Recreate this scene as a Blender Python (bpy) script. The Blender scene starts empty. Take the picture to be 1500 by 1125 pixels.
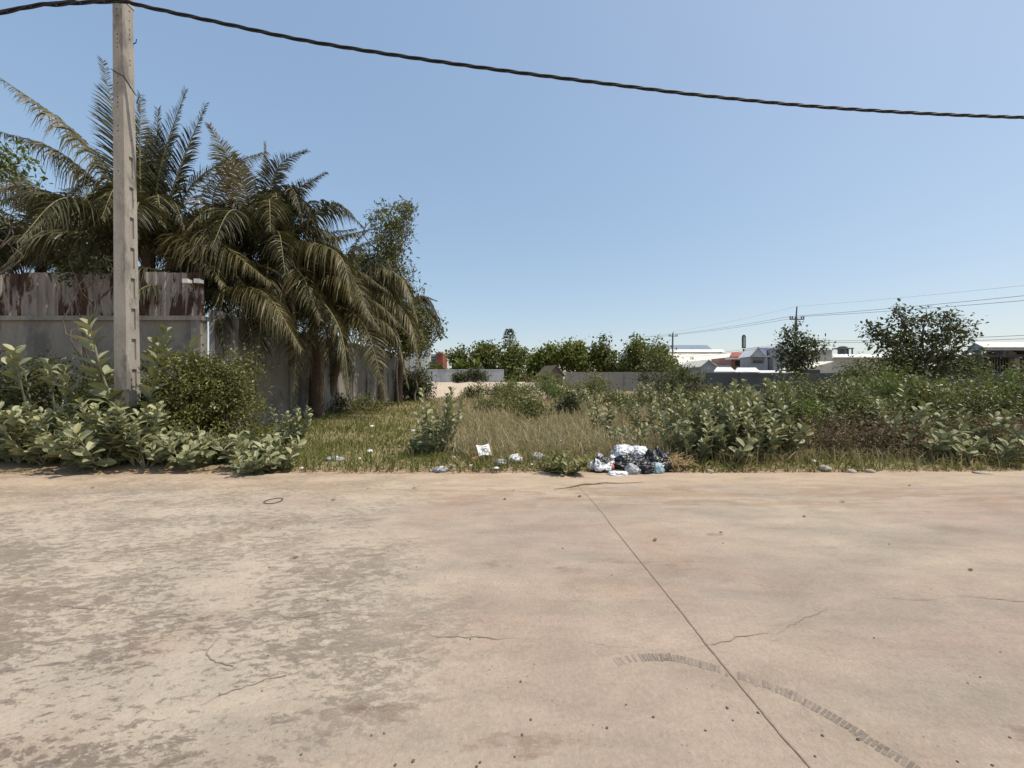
import bpy, bmesh, math, random
import numpy as np
from mathutils import Vector, noise as mnoise

SC = bpy.context.scene
COL = SC.collection
rng = np.random.default_rng(7)
random.seed(7)

# ------------------------------------------------------------------ camera, sky, sun
F = 580.0          # focal length in photo pixels (1500 wide)
CH = 1.55          # camera height
HZ = 556.0         # horizon row
cam = bpy.data.cameras.new('camera')
cam.sensor_width = 36.0
cam.lens = 36.0 * F / 1500.0
cam.shift_y = -(562.5 - HZ) / 1500.0
cam.clip_start = 0.05
cam.clip_end = 6000
camo = bpy.data.objects.new('camera', cam)
COL.objects.link(camo)
camo.location = (0, 0, CH)
camo.rotation_euler = (math.radians(90), 0, 0)
SC.camera = camo

SUN_EL = math.radians(61)
SUN_DIR = Vector((0.96, -0.17, 0)).normalized() * math.cos(SUN_EL) + Vector((0, 0, math.sin(SUN_EL)))
wd = bpy.data.worlds.new('World')
SC.world = wd
wd.use_nodes = True
nt = wd.node_tree
sky = nt.nodes.new('ShaderNodeTexSky')
sky.sky_type = 'NISHITA'
sky.sun_disc = False
sky.sun_elevation = SUN_EL
sky.sun_rotation = math.atan2(SUN_DIR.x, SUN_DIR.y)
sky.air_density = 1.0
sky.dust_density = 1.4
sky.ozone_density = 2.0
bg = nt.nodes['Background']
# soften the sky's contrast: a hazy bright noon sky
gm = nt.nodes.new('ShaderNodeGamma')
gm.inputs[1].default_value = 0.42
hs = nt.nodes.new('ShaderNodeHueSaturation')
hs.inputs['Saturation'].default_value = 1.58
hs.inputs['Value'].default_value = 1.72
nt.links.new(sky.outputs[0], gm.inputs[0])
nt.links.new(gm.outputs[0], hs.inputs['Color'])
nt.links.new(hs.outputs[0], bg.inputs[0])
bg.inputs[1].default_value = 0.15
sl = bpy.data.lights.new('sun', 'SUN')
sl.energy = 2.9
sl.angle = math.radians(0.55)
sl.color = (1.0, 0.93, 0.82)
slo = bpy.data.objects.new('sun', sl)
COL.objects.link(slo)
slo.rotation_euler = SUN_DIR.to_track_quat('Z', 'Y').to_euler()
SC.view_settings.view_transform = 'Standard'
SC.view_settings.look = 'None'
SC.view_settings.gamma = 1.0
SC.view_settings.exposure = 0.65


# ------------------------------------------------------------------ helpers
def at(px, py, Y):
    return np.array([(px - 750.0) / F * Y, Y, CH + (HZ - py) / F * Y])


def gpt(px, py, z=0.0):
    Y = (CH - z) * F / (py - HZ)
    return np.array([(px - 750.0) / F * Y, Y, z])


def sstep(a, b, x):
    t = np.clip((np.asarray(x, float) - a) / (b - a), 0, 1)
    return t * t * (3 - 2 * t)


def ground_z(x, y):
    x = np.asarray(x, float)
    y = np.asarray(y, float)
    e = 6.62 + 0.011 * x
    z = -0.05 + 0.10 * sstep(e - 0.1, e + 0.7, y)
    z = z + 1.05 * sstep(33, 60, y) * (1 - sstep(5.5, 9.0, x))
    z = z + sstep(7, 9, y) * (0.03 * np.sin(x * 1.3 + y * 0.7) + 0.03 * np.sin(x * 0.45 - y * 0.9))
    z = z + sstep(34, 45, y) * (1 - sstep(62, 66, y)) * 0.07 * np.sin(x * 1.9 + 1.3 * np.sin(y * 0.8))
    return z


def unit(a):
    n = np.linalg.norm(a, axis=-1, keepdims=True)
    return a / np.maximum(n, 1e-9)


class Q:
    """collects quads; build() links them as one mesh object"""
    def __init__(self):
        self.V, self.F, self.v, self.m, self.n = [], [], [], [], 0

    def add(self, V, Fc, v=0.5, m=0):
        V = np.asarray(V, float).reshape(-1, 3)
        Fc = np.asarray(Fc, int).reshape(-1, 4)
        self.V.append(V)
        self.F.append(Fc + self.n)
        vv = np.empty(len(Fc))
        vv[:] = v
        self.v.append(vv)
        self.m.append(np.full(len(Fc), m, int))
        self.n += len(V)

    def quad(self, a, b, c, d, v=0.5, m=0):
        self.add([a, b, c, d], [[0, 1, 2, 3]], v, m)

    def box(self, x0, x1, y0, y1, z0, z1, m=0, v=0.5, rot=0.0, piv=None):
        V = np.array([[x, y, z] for z in (z0, z1) for y in (y0, y1) for x in (x0, x1)], float)
        if rot:
            p = np.array(piv if piv is not None else [(x0 + x1) / 2, (y0 + y1) / 2, 0])
            c, s = math.cos(rot), math.sin(rot)
            d = V - p
            V = p + np.stack([d[:, 0] * c - d[:, 1] * s, d[:, 0] * s + d[:, 1] * c, d[:, 2]], 1)
        self.add(V, [[0, 2, 3, 1], [4, 5, 7, 6], [0, 1, 5, 4], [2, 6, 7, 3], [0, 4, 6, 2], [1, 3, 7, 5]], v, m)

    def slab(self, pts, th, m=0, v=0.5):
        """a 4-cornered plate with thickness th downward"""
        P = np.asarray(pts, float)
        B = P - np.array([0, 0, th])
        V = np.vstack([P, B])
        self.add(V, [[0, 1, 2, 3], [7, 6, 5, 4], [0, 4, 5, 1], [1, 5, 6, 2], [2, 6, 7, 3], [3, 7, 4, 0]], v, m)

    def tube(self, pts, rad, n=6, m=0, v=0.5):
        P = np.asarray(pts, float)
        k = len(P)
        R = np.empty(k)
        R[:] = rad
        T = unit(np.gradient(P, axis=0))
        ref = np.array([0.31, 0.2, 0.93]) if abs(T[:, 2]).mean() < 0.8 else np.array([0.9, 0.3, 0.1])
        U = unit(np.cross(T, ref))
        W = np.cross(T, U)
        a = np.arange(n) * 2 * math.pi / n
        V = P[:, None, :] + R[:, None, None] * (U[:, None, :] * np.cos(a)[None, :, None] + W[:, None, :] * np.sin(a)[None, :, None])
        i = np.arange(k - 1)[:, None]
        j = np.arange(n)[None, :]
        Fc = np.stack([i * n + j, i * n + (j + 1) % n, (i + 1) * n + (j + 1) % n, (i + 1) * n + j], -1).reshape(-1, 4)
        self.add(V.reshape(-1, 3), Fc, v, m)
        if n % 2 == 0 and n >= 4:      # end caps as quads
            for base in (0, (k - 1) * n):
                Vc = V.reshape(-1, 3)[base:base + n]
                self.add(Vc, [[0, q, q + 1, (q + 2) % n] for q in range(1, n - 1, 2)], v, m)

    def place(self, tmpl, o, d, nrm, s, v, m=0):
        """copies of a leaf template: base o, axis d, normal nrm, scale s (N,) or (N,3)"""
        TV, TF = tmpl
        o = np.asarray(o, float)
        N = len(o)
        y = unit(np.asarray(d, float))
        z = np.asarray(nrm, float)
        z = unit(z - y * (z * y).sum(1, keepdims=True))
        x = np.cross(y, z)
        s = np.asarray(s, float)
        if s.ndim == 1:
            s = np.stack([s, s, s], 1)
        L = TV[None] * s[:, None, :]
        V = o[:, None] + x[:, None] * L[..., 0:1] + y[:, None] * L[..., 1:2] + z[:, None] * L[..., 2:3]
        nv = len(TV)
        Fc = (TF[None] + (np.arange(N) * nv)[:, None, None]).reshape(-1, 4)
        vv = np.repeat(np.asarray(v, float), len(TF))
        self.add(V.reshape(-1, 3), Fc, vv, m)

    def build(self, name, mats, parent=None, smooth=False, link=True):
        V = np.vstack(self.V)
        Fc = np.vstack(self.F)
        if parent is not None and parent.get('_o') is not None:
            V = V - np.array(parent['_o'])
        me = bpy.data.meshes.new(name)
        me.vertices.add(len(V))
        me.vertices.foreach_set('co', V.astype(np.float32).ravel())
        me.loops.add(len(Fc) * 4)
        me.loops.foreach_set('vertex_index', Fc.astype(np.int32).ravel())
        me.polygons.add(len(Fc))
        me.polygons.foreach_set('loop_start', np.arange(0, len(Fc) * 4, 4, dtype=np.int32))
        me.polygons.foreach_set('material_index', np.concatenate(self.m).astype(np.int32))
        me.update(calc_edges=True)
        me.polygons.foreach_set('use_smooth', np.full(len(Fc), bool(smooth)))
        a = me.attributes.new('v', 'FLOAT', 'FACE')
        a.data.foreach_set('value', np.concatenate(self.v).astype(np.float32))
        for mm in (mats if isinstance(mats, (list, tuple)) else [mats]):
            me.materials.append(mm)
        o = bpy.data.objects.new(name, me)
        COL.objects.link(o)
        if parent is not None:
            o.parent = parent
        return o


def tag(o, label=None, cat=None, group=None, kind=None):
    if label:
        o['label'] = label
    if cat:
        o['category'] = cat
    if group:
        o['group'] = group
    if kind:
        o['kind'] = kind
    return o


def thing(name, label, cat, loc, group=None):
    """an Empty at a thing's base; children are built in world coordinates and shifted by _o"""
    o = bpy.data.objects.new(name, None)
    COL.objects.link(o)
    o.empty_display_size = 0.2
    o.location = [float(c) for c in loc]
    o['_o'] = [float(c) for c in loc]
    return tag(o, label, cat, group)


def copy_thing(o, loc, rz=0.0, sc=1.0, label=None, group=None):
    c = o.copy()
    COL.objects.link(c)
    c.location = [float(q) for q in loc]
    c.rotation_euler = (0, 0, rz)
    c.scale = (sc, sc, sc) if not isinstance(sc, tuple) else sc
    if label:
        c['label'] = label
    if group:
        c['group'] = group
    for ch in list(o.children):
        d = ch.copy()
        COL.objects.link(d)
        d.parent = c
    return c


def smooth_path(pts, n=16):
    """Catmull-Rom through points"""
    P = np.asarray(pts, float)
    E = np.vstack([2 * P[0] - P[1], P, 2 * P[-1] - P[-2]])
    out = []
    seg = len(P) - 1
    for t in np.linspace(0, seg, n):
        i = min(int(t), seg - 1)
        u = t - i
        p0, p1, p2, p3 = E[i], E[i + 1], E[i + 2], E[i + 3]
        out.append(0.5 * ((2 * p1) + (-p0 + p2) * u + (2 * p0 - 5 * p1 + 4 * p2 - p3) * u * u + (-p0 + 3 * p1 - 3 * p2 + p3) * u ** 3))
    return np.array(out)


# ------------------------------------------------------------------ material helpers
class NT:
    def __init__(self, name):
        self.mat = bpy.data.materials.new(name)
        self.mat.use_nodes = True
        self.t = self.mat.node_tree
        self.p = self.t.nodes['Principled BSDF']
        self.out = self.t.nodes['Material Output']
        self.co = self.t.nodes.new('ShaderNodeTexCoord')

    def n(self, typ, **kw):
        x = self.t.nodes.new(typ)
        for k, v in kw.items():
            setattr(x, k, v)
        return x

    def l(self, a, b):
        self.t.links.new(a, b)

    def setin(self, sock, val):
        if hasattr(val, 'is_output'):
            self.l(val, sock)
        else:
            if isinstance(val, tuple) and len(val) == 3 and sock.type == 'RGBA':
                val = val + (1,)
            sock.default_value = val

    def vec(self, scale=(1, 1, 1), rot=(0, 0, 0), loc=(0, 0, 0), src='Object'):
        mp = self.n('ShaderNodeMapping')
        self.l(self.co.outputs[src], mp.inputs[0])
        mp.inputs['Scale'].default_value = scale
        mp.inputs['Rotation'].default_value = rot
        mp.inputs['Location'].default_value = loc
        return mp.outputs[0]

    def noise(self, scale, detail=4, rough=0.55, vec=None, dist=0.0):
        x = self.n('ShaderNodeTexNoise')
        x.inputs['Scale'].default_value = scale
        x.inputs['Detail'].default_value = detail
        x.inputs['Roughness'].default_value = rough
        x.inputs['Distortion'].default_value = dist
        self.l(vec if vec is not None else self.co.outputs['Object'], x.inputs['Vector'])
        return x.outputs['Fac']

    def ramp(self, fac, stops):
        r = self.n('ShaderNodeValToRGB')
        e = r.color_ramp.elements
        while len(e) < len(stops):
            e.new(0.5)
        for el, (p, c) in zip(e, stops):
            el.position = p
            el.color = (c, c, c, 1) if not isinstance(c, tuple) else c + (1,)
        self.l(fac, r.inputs[0])
        return r.outputs[0]

    def mix(self, fac, a, b, blend='MIX'):
        x = self.n('ShaderNodeMix', data_type='RGBA', blend_type=blend)
        self.setin(x.inputs[0], fac)
        self.setin(x.inputs[6], a)
        self.setin(x.inputs[7], b)
        return x.outputs[2]

    def math(self, op, a, b=0.0, clamp=False):
        x = self.n('ShaderNodeMath', operation=op, use_clamp=clamp)
        self.setin(x.inputs[0], a)
        self.setin(x.inputs[1], b)
        return x.outputs[0]

    def maprange(self, v, a, b, c=0.0, d=1.0):
        x = self.n('ShaderNodeMapRange', interpolation_type='SMOOTHSTEP')
        self.setin(x.inputs[0], v)
        x.inputs[1].default_value = a
        x.inputs[2].default_value = b
        x.inputs[3].default_value = c
        x.inputs[4].default_value = d
        return x.outputs[0]

    def sep(self):
        g = self.n('ShaderNodeSeparateXYZ')
        self.l(self.co.outputs['Object'], g.inputs[0])
        return g.outputs

    def bump(self, h, strength, dist=0.02):
        b = self.n('ShaderNodeBump')
        b.inputs['Strength'].default_value = strength
        b.inputs['Distance'].default_value = dist
        self.l(h, b.inputs['Height'])
        self.l(b.outputs[0], self.p.inputs['Normal'])

    def done(self, color=None, rough=0.8, spec=0.3, metal=0.0):
        if color is not None:
            self.setin(self.p.inputs['Base Color'], color)
        self.setin(self.p.inputs['Roughness'], rough)
        self.p.inputs['Specular IOR Level'].default_value = spec
        self.p.inputs['Metallic'].default_value = metal
        return self.mat


def leafmat(name, cols, trans=0.25, rough=0.5, spec=0.4, tcol=None):
    n = NT(name)
    a = n.n('ShaderNodeAttribute', attribute_name='v')
    k = len(cols)
    c = n.ramp(a.outputs['Fac'], [(i / (k - 1), cols[i]) for i in range(k)])
    n.done(c, rough, spec)
    if trans > 0:
        tr = n.n('ShaderNodeBsdfTranslucent')
        tc = n.mix(0.6, c, tcol or (0.16, 0.20, 0.03))
        n.l(tc, tr.inputs[0])
        ms = n.n('ShaderNodeMixShader')
        ms.inputs[0].default_value = trans
        n.l(n.p.outputs[0], ms.inputs[1])
        n.l(tr.outputs[0], ms.inputs[2])
        n.l(ms.outputs[0], n.out.inputs[0])
    return n.mat


def mottled(name, c0, c1, scale=3.0, rough=0.85, spec=0.25, bump=0.2, detail=6, stretch=(1, 1, 1), c2=None):
    n = NT(name)
    v = n.vec(stretch)
    f = n.noise(scale, detail, 0.6, v)
    f2 = n.noise(scale * 9, 3, 0.6, v)
    c = n.ramp(f, [(0.32, c0), (0.68, c1)])
    if c2:
        c = n.mix(n.ramp(n.noise(scale * 0.6, 5, 0.65, n.vec(stretch, loc=(9, 4, 2))), [(0.52, 0.0), (0.62, 1.0)]), c, c2)
    c = n.mix(0.25, c, n.ramp(f2, [(0.3, 0.35), (0.7, 0.65)]), 'OVERLAY')
    if bump:
        n.bump(f2, bump, 0.01)
    return n.done(c, rough, spec)


# leaf templates (unit length along +y)
def strip_leaf(ts, ws, droop, fold):
    V, Fc = [], []
    for t, w in zip(ts, ws):
        z = -droop * t * t
        V += [[-w, t, z + fold * w], [0, t, z], [w, t, z + fold * w]]
    for i in range(len(ts) - 1):
        b = 3 * i
        Fc += [[b, b + 1, b + 4, b + 3], [b + 1, b + 2, b + 5, b + 4]]
    return np.array(V, float), np.array(Fc)


OVAL = strip_leaf([0, .25, .6, .88, 1], [.04, .18, .25, .16, .02], 0.14, 0.4)
LANCE = strip_leaf([0, .4, .8, 1], [.03, .16, .12, .01], 0.2, 0.3)
KITE = (np.array([[0, 0, 0], [-.27, .5, .06], [0, 1, -.12], [.27, .5, .06]], float), np.array([[0, 3, 2, 1]]))
CLUMP = (np.array([[0, 0, 0], [-.45, .4, .1], [-.1, 1, -.15], [.4, .6, .12]], float), np.array([[0, 3, 2, 1]]))

# ------------------------------------------------------------------ materials
M = {}
M['palm'] = leafmat('palm_leaf', [(0.027, 0.030, 0.011), (0.062, 0.059, 0.022), (0.129, 0.112, 0.045), (0.235, 0.179, 0.090)], 0.16, 0.5, 0.35, (0.16, 0.14, 0.03))
M['palm_dead'] = leafmat('dead_palm_leaf', [(0.16, 0.10, 0.055), (0.28, 0.19, 0.11), (0.36, 0.27, 0.17)], 0.1, 0.8, 0.2, (0.3, 0.2, 0.1))
M['rachis'] = mottled('palm_rib', (0.16, 0.15, 0.06), (0.24, 0.2, 0.1), 4, 0.6)
M['palm_trunk'] = mottled('palm_trunk_bark', (0.075, 0.05, 0.035), (0.16, 0.115, 0.08), 6, 0.95, 0.1, 0.6, 6, (1, 1, 4))
M['bark'] = mottled('grey_brown_bark', (0.09, 0.07, 0.05), (0.2, 0.165, 0.125), 7, 0.95, 0.1, 0.5, 6, (1, 1, 0.3))
M['twig'] = mottled('pale_stem', (0.17, 0.17, 0.10), (0.28, 0.26, 0.18), 9, 0.8)
M['milk'] = leafmat('milkweed_leaf', [(0.077, 0.094, 0.033), (0.160, 0.176, 0.075), (0.286, 0.292, 0.160), (0.374, 0.341, 0.154)], 0.16, 0.5, 0.35, (0.22, 0.23, 0.05))
M['bush'] = leafmat('bush_leaf', [(0.052, 0.066, 0.015), (0.118, 0.121, 0.028), (0.196, 0.175, 0.045)], 0.2, 0.42, 0.45)
M['bush_dark'] = leafmat('dark_bush_leaf', [(0.023, 0.034, 0.010), (0.047, 0.056, 0.018), (0.088, 0.080, 0.032)], 0.18, 0.5, 0.35)
M['olive'] = leafmat('olive_leaf', [(0.072, 0.084, 0.025), (0.149, 0.154, 0.051), (0.251, 0.226, 0.097)], 0.2, 0.55, 0.3)
M['feather'] = leafmat('feathery_leaf', [(0.049, 0.056, 0.016), (0.099, 0.101, 0.032), (0.167, 0.146, 0.056)], 0.25, 0.55, 0.3)
M['bright'] = leafmat('bright_leaf', [(0.051, 0.085, 0.013), (0.093, 0.132, 0.025), (0.145, 0.170, 0.043)], 0.35, 0.5, 0.3)
M['yellowgreen'] = leafmat('yellow_green_leaf', [(0.10, 0.11, 0.03), (0.20, 0.20, 0.07), (0.32, 0.30, 0.14)], 0.2, 0.5, 0.3)
M['treeA'] = leafmat('far_tree_leaf', [(0.054, 0.073, 0.017), (0.122, 0.140, 0.033), (0.213, 0.207, 0.061)], 0.22, 0.6, 0.25)
M['treeB'] = leafmat('yellowish_tree_leaf', [(0.070, 0.098, 0.018), (0.163, 0.188, 0.035), (0.265, 0.254, 0.066)], 0.22, 0.6, 0.25)
M['treeC'] = leafmat('glossy_tree_leaf', [(0.033, 0.043, 0.018), (0.074, 0.081, 0.032), (0.145, 0.135, 0.067)], 0.18, 0.45, 0.4)
M['dry'] = leafmat('dry_leaf', [(0.128, 0.087, 0.049), (0.225, 0.167, 0.093), (0.323, 0.254, 0.147)], 0.15, 0.8, 0.15, (0.25, 0.18, 0.08))
M['grass'] = leafmat('green_grass', [(0.097, 0.117, 0.029), (0.174, 0.184, 0.048), (0.294, 0.242, 0.097)], 0.4, 0.6, 0.2)
M['drygrass'] = leafmat('dry_grass', [(0.184, 0.179, 0.065), (0.312, 0.265, 0.124), (0.430, 0.356, 0.204), (0.517, 0.441, 0.292)], 0.4, 0.7, 0.2, (0.3, 0.24, 0.1))
M['concrete'] = mottled('weathered_concrete', (0.20, 0.178, 0.148), (0.28, 0.25, 0.21), 1.6, 0.9, 0.2, 0.3, 7, (1, 1, 0.5), (0.14, 0.13, 0.115))
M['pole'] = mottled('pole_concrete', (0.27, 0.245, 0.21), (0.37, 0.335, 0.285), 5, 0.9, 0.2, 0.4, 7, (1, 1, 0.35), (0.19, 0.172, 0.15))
M['black'] = mottled('black_rubber', (0.012, 0.012, 0.013), (0.022, 0.022, 0.024), 8, 0.55, 0.4, 0)
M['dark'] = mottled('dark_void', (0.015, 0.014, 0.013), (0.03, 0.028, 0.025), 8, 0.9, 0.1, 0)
M['steel'] = mottled('galvanised_steel', (0.35, 0.35, 0.35), (0.5, 0.5, 0.49), 6, 0.5, 0.5, 0)
M['white'] = mottled('white_paint', (0.62, 0.61, 0.58), (0.78, 0.77, 0.74), 3, 0.6, 0.3, 0)
M['farpole'] = mottled('far_pole_concrete', (0.10, 0.10, 0.10), (0.17, 0.165, 0.16), 2, 0.9, 0.1, 0)


def sheet_mat(name, paint0, paint1, rust_lo, rust_hi):
    n = NT(name)
    oi = n.n('ShaderNodeObjectInfo')
    add = n.n('ShaderNodeVectorMath', operation='ADD')
    mv = n.vec((2.9, 2.9, 0.75))
    sc = n.n('ShaderNodeVectorMath', operation='SCALE')
    n.l(oi.outputs['Location'], sc.inputs[0])
    sc.inputs['Scale'].default_value = 3.7
    n.l(mv, add.inputs[0])
    n.l(sc.outputs[0], add.inputs[1])
    cmb = n.n('ShaderNodeVectorMath', operation='ADD')
    n.l(add.outputs[0], cmb.inputs[0])
    rr = n.n('ShaderNodeCombineXYZ')
    n.l(n.math('MULTIPLY', oi.outputs['Random'], 40.0), rr.inputs[0])
    n.l(rr.outputs[0], cmb.inputs[1])
    f = n.noise(1.0, 8, 0.68, cmb.outputs[0], 0.3)
    thr = n.math('SUBTRACT', f, n.math('MULTIPLY', oi.outputs['Random'], 0.09))
    mask = n.ramp(thr, [(rust_lo, 1.0), (rust_hi, 0.0)])
    base = n.ramp(n.noise(3, 5, 0.6, n.vec((1.5, 1.5, 0.4))), [(0.3, paint0), (0.7, paint1)])
    rust = n.ramp(n.noise(7, 5, 0.6), [(0.3, (0.028, 0.014, 0.009)), (0.7, (0.085, 0.042, 0.024))])
    c = n.mix(mask, base, rust)
    return n.done(c, 0.75, 0.25)


M['sheet_rust'] = sheet_mat('rusty_sheet_metal', (0.19, 0.16, 0.135), (0.31, 0.275, 0.235), 0.415, 0.47)
M['sheet_grey'] = sheet_mat('grey_sheet_metal', (0.20, 0.19, 0.18), (0.30, 0.285, 0.265), 0.30, 0.36)


def road_material():
    n = NT('dusty_concrete_road')
    X, Y, Z = n.sep()
    big = n.noise(0.35, 5, 0.6)
    pink = n.ramp(big, [(0.38, (0.395, 0.325, 0.245)), (0.5, (0.385, 0.30, 0.232)), (0.62, (0.375, 0.28, 0.222))])
    # grey worn concrete patches, elongated along the road
    g = n.noise(0.9, 6, 0.62, n.vec((0.55, 1.25, 1), (0, 0, 0.12), (3, 1, 0)))
    c = n.mix(n.ramp(g, [(0.47, 0.0), (0.62, 0.62)]), pink, (0.265, 0.228, 0.182))
    # traffic streaks
    st = n.noise(1.0, 4, 0.6, n.vec((0.18, 3.2, 1), (0, 0, 0.03), (0, 7, 0)))
    c = n.mix(n.ramp(st, [(0.5, 0.0), (0.75, 0.45)]), c, (0.29, 0.24, 0.19))
    # cream flaking surface, mostly on the left
    wob = n.noise(0.5, 4, 0.6, n.vec((1, 1, 1), (0, 0, 0), (20, 3, 0)))
    xm = n.math('ADD', X, n.math('MULTIPLY', n.math('SUBTRACT', wob, 0.5), 5.0))
    left = n.maprange(xm, -0.2, -2.2, 0.10, 1.0)
    fl0 = n.noise(12, 12, 0.84, n.vec((0.75, 1.5, 1), (0, 0, -0.45), (1, 2, 0)), 0.25)
    fl1 = n.noise(1.1, 4, 0.6, n.vec((0.8, 1.3, 1), (0, 0, -0.45), (5, 2, 0)))
    fl = n.math('ADD', fl0, n.math('MULTIPLY', n.math('SUBTRACT', fl1, 0.5), 0.45))
    fmask = n.ramp(fl, [(0.36, 0.0), (0.50, 1.0)])
    c = n.mix(n.math('MULTIPLY', n.math('MULTIPLY', fmask, left), 0.62), c, (0.475, 0.405, 0.315))
    fd = n.ramp(n.noise(15, 12, 0.84, n.vec((0.7, 1.6, 1), (0, 0, -0.45), (8, 5, 0))), [(0.38, 1.0), (0.45, 0.0)])
    c = n.mix(n.math('MULTIPLY', n.math('MULTIPLY', fd, left), 0.2), c, (0.30, 0.245, 0.19))
    # reddish dust stains
    rs = n.ramp(n.noise(0.8, 7, 0.62, n.vec((0.9, 1.1, 1), (0, 0, -0.6), (41, 17, 0))), [(0.54, 0.0), (0.68, 1.0)])
    c = n.mix(n.math('MULTIPLY', rs, 0.5), c, (0.34, 0.24, 0.175))
    # small brown puddle stains on the right
    pd = n.ramp(n.noise(1.35, 9, 0.68, n.vec((0.55, 1.4, 1), (0, 0, 0.1), (31, 12, 0))), [(0.615, 0.0), (0.66, 1.0)])
    c = n.mix(n.math('MULTIPLY', pd, 0.6), c, (0.24, 0.165, 0.115))
    # blown sand along the verge
    sw = n.noise(1.1, 6, 0.62, n.vec((0.5, 1.6, 1), (0, 0, 0), (2, 9, 0)))
    ys = n.math('ADD', n.math('ADD', Y, n.math('MULTIPLY', n.math('SUBTRACT', sw, 0.5), 2.6)), n.math('MULTIPLY', X, -0.05))
    sand = n.maprange(ys, 4.9, 6.2)
    sc = n.ramp(n.noise(2.5, 6, 0.6, n.vec((0.4, 1.5, 1))), [(0.3, (0.39, 0.29, 0.20)), (0.7, (0.48, 0.375, 0.27))])
    c = n.mix(n.math('MULTIPLY', sand, 0.92), c, sc)
    # damp ragged patches in the sand line
    dp = n.ramp(n.noise(2.2, 8, 0.66, n.vec((0.5, 2.2, 1), (0, 0, 0.04), (14, 2, 0)), 0.6), [(0.49, 0.0), (0.53, 1.0)])
    band = n.math('MULTIPLY', n.maprange(Y, 4.5, 5.0), n.math('MULTIPLY', n.maprange(Y, 5.95, 5.6), n.maprange(xm, -3.0, -0.5)))
    c = n.mix(n.math('MULTIPLY', n.math('MULTIPLY', dp, band), 0.6), c, (0.31, 0.215, 0.145))
    # mid-scale mottling: dust, worn paste, old spills
    m1 = n.noise(2.6, 7, 0.7, n.vec((0.6, 1.3, 1), (0, 0, 0.08), (6, 27, 0)), 0.4)
    c = n.mix(0.8, c, n.ramp(m1, [(0.30, 0.385), (0.5, 0.49), (0.70, 0.565)]), 'OVERLAY')
    m2 = n.ramp(n.noise(6.5, 8, 0.72, n.vec((0.5, 1.7, 1), (0, 0, 0.05), (16, 7, 0)), 0.3), [(0.56, 0.0), (0.66, 1.0)])
    c = n.mix(n.math('MULTIPLY', m2, 0.28), c, (0.235, 0.19, 0.145))
    # grit
    fine = n.noise(42, 6, 0.8)
    c = n.mix(0.55, c, n.ramp(fine, [(0.25, 0.31), (0.75, 0.63)]), 'OVERLAY')
    gr = n.n('ShaderNodeTexVoronoi')
    gr.inputs['Scale'].default_value = 26
    n.l(n.vec((1, 1, 1)), gr.inputs['Vector'])
    dots = n.math('MULTIPLY', n.ramp(gr.outputs['Distance'], [(0.10, 1.0), (0.17, 0.0)]), n.ramp(n.noise(3.1, 3, 0.6), [(0.5, 0.0), (0.6, 0.8)]))
    c = n.mix(dots, c, (0.20, 0.15, 0.11))
    h = n.math('ADD', n.math('MULTIPLY', fmask, n.math('MULTIPLY', left, 0.45)), n.math('MULTIPLY', fine, 0.5))
    h = n.math('ADD', h, n.math('MULTIPLY', n.noise(9, 6, 0.7), 1.0))
    n.bump(h, 0.9, 0.014)
    return n.done(c, 0.92, 0.15)


def ground_material():
    n = NT('lot_ground')
    X, Y, Z = n.sep()
    f = n.noise(0.8, 7, 0.6)
    c = n.ramp(f, [(0.3, (0.16, 0.13, 0.07)), (0.5, (0.24, 0.19, 0.11)), (0.7, (0.20, 0.19, 0.085))])
    s = n.ramp(n.noise(1.6, 8, 0.65), [(0.3, (0.40, 0.31, 0.225)), (0.55, (0.50, 0.40, 0.30)), (0.72, (0.34, 0.255, 0.18))])
    ym = n.math('ADD', Y, n.math('MULTIPLY', n.math('SUBTRACT', n.noise(0.3, 5), 0.5), 10))
    sm = n.math('MULTIPLY', n.maprange(ym, 29, 34), n.maprange(ym, 69, 64))
    sm = n.math('MULTIPLY', sm, n.maprange(X, 9.5, 8))
    c = n.mix(sm, c, s)
    edge = n.maprange(Y, 7.1, 6.7)
    c = n.mix(edge, c, (0.36, 0.26, 0.17))
    n.bump(n.noise(6, 6, 0.7), 0.6, 0.05)
    return n.done(c, 0.95, 0.1)


# ------------------------------------------------------------------ ground and road
def grid(xs, ys, zf, name, mat, kind='structure'):
    xs, ys = np.asarray(xs, float), np.asarray(ys, float)
    XX, YY = np.meshgrid(xs, ys)
    ZZ = zf(XX, YY)
    V = np.stack([XX, YY, ZZ], -1).reshape(-1, 3)
    nx, ny = len(xs), len(ys)
    i = np.arange(ny - 1)[:, None]
    j = np.arange(nx - 1)[None, :]
    Fc = np.stack([i * nx + j, i * nx + j + 1, (i + 1) * nx + j + 1, (i + 1) * nx + j], -1).reshape(-1, 4)
    q = Q()
    q.add(V, Fc)
    return tag(q.build(name, mat, smooth=True), kind=kind)


gx = np.concatenate([[-3000, -1200, -500, -200, -120], np.arange(-80, 80.1, 1.0), [120, 200, 500, 1200, 3000]])
gy = np.concatenate([[-600, -200, -60, -20, -8, 5.5], np.arange(6.2, 9, 0.2), np.arange(9, 70, 0.8), [80, 100, 150, 300, 800, 2000, 4500]])
grid(gx, gy, ground_z, 'ground', ground_material())

rx = np.concatenate([[-300, -120, -60], np.arange(-30, 30.1, 0.12), [60, 120, 300]])
ry = np.concatenate([[-4.5, 0], np.linspace(1, 6.0, 6), [6.3, 6.55, 6.70]])


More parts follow.
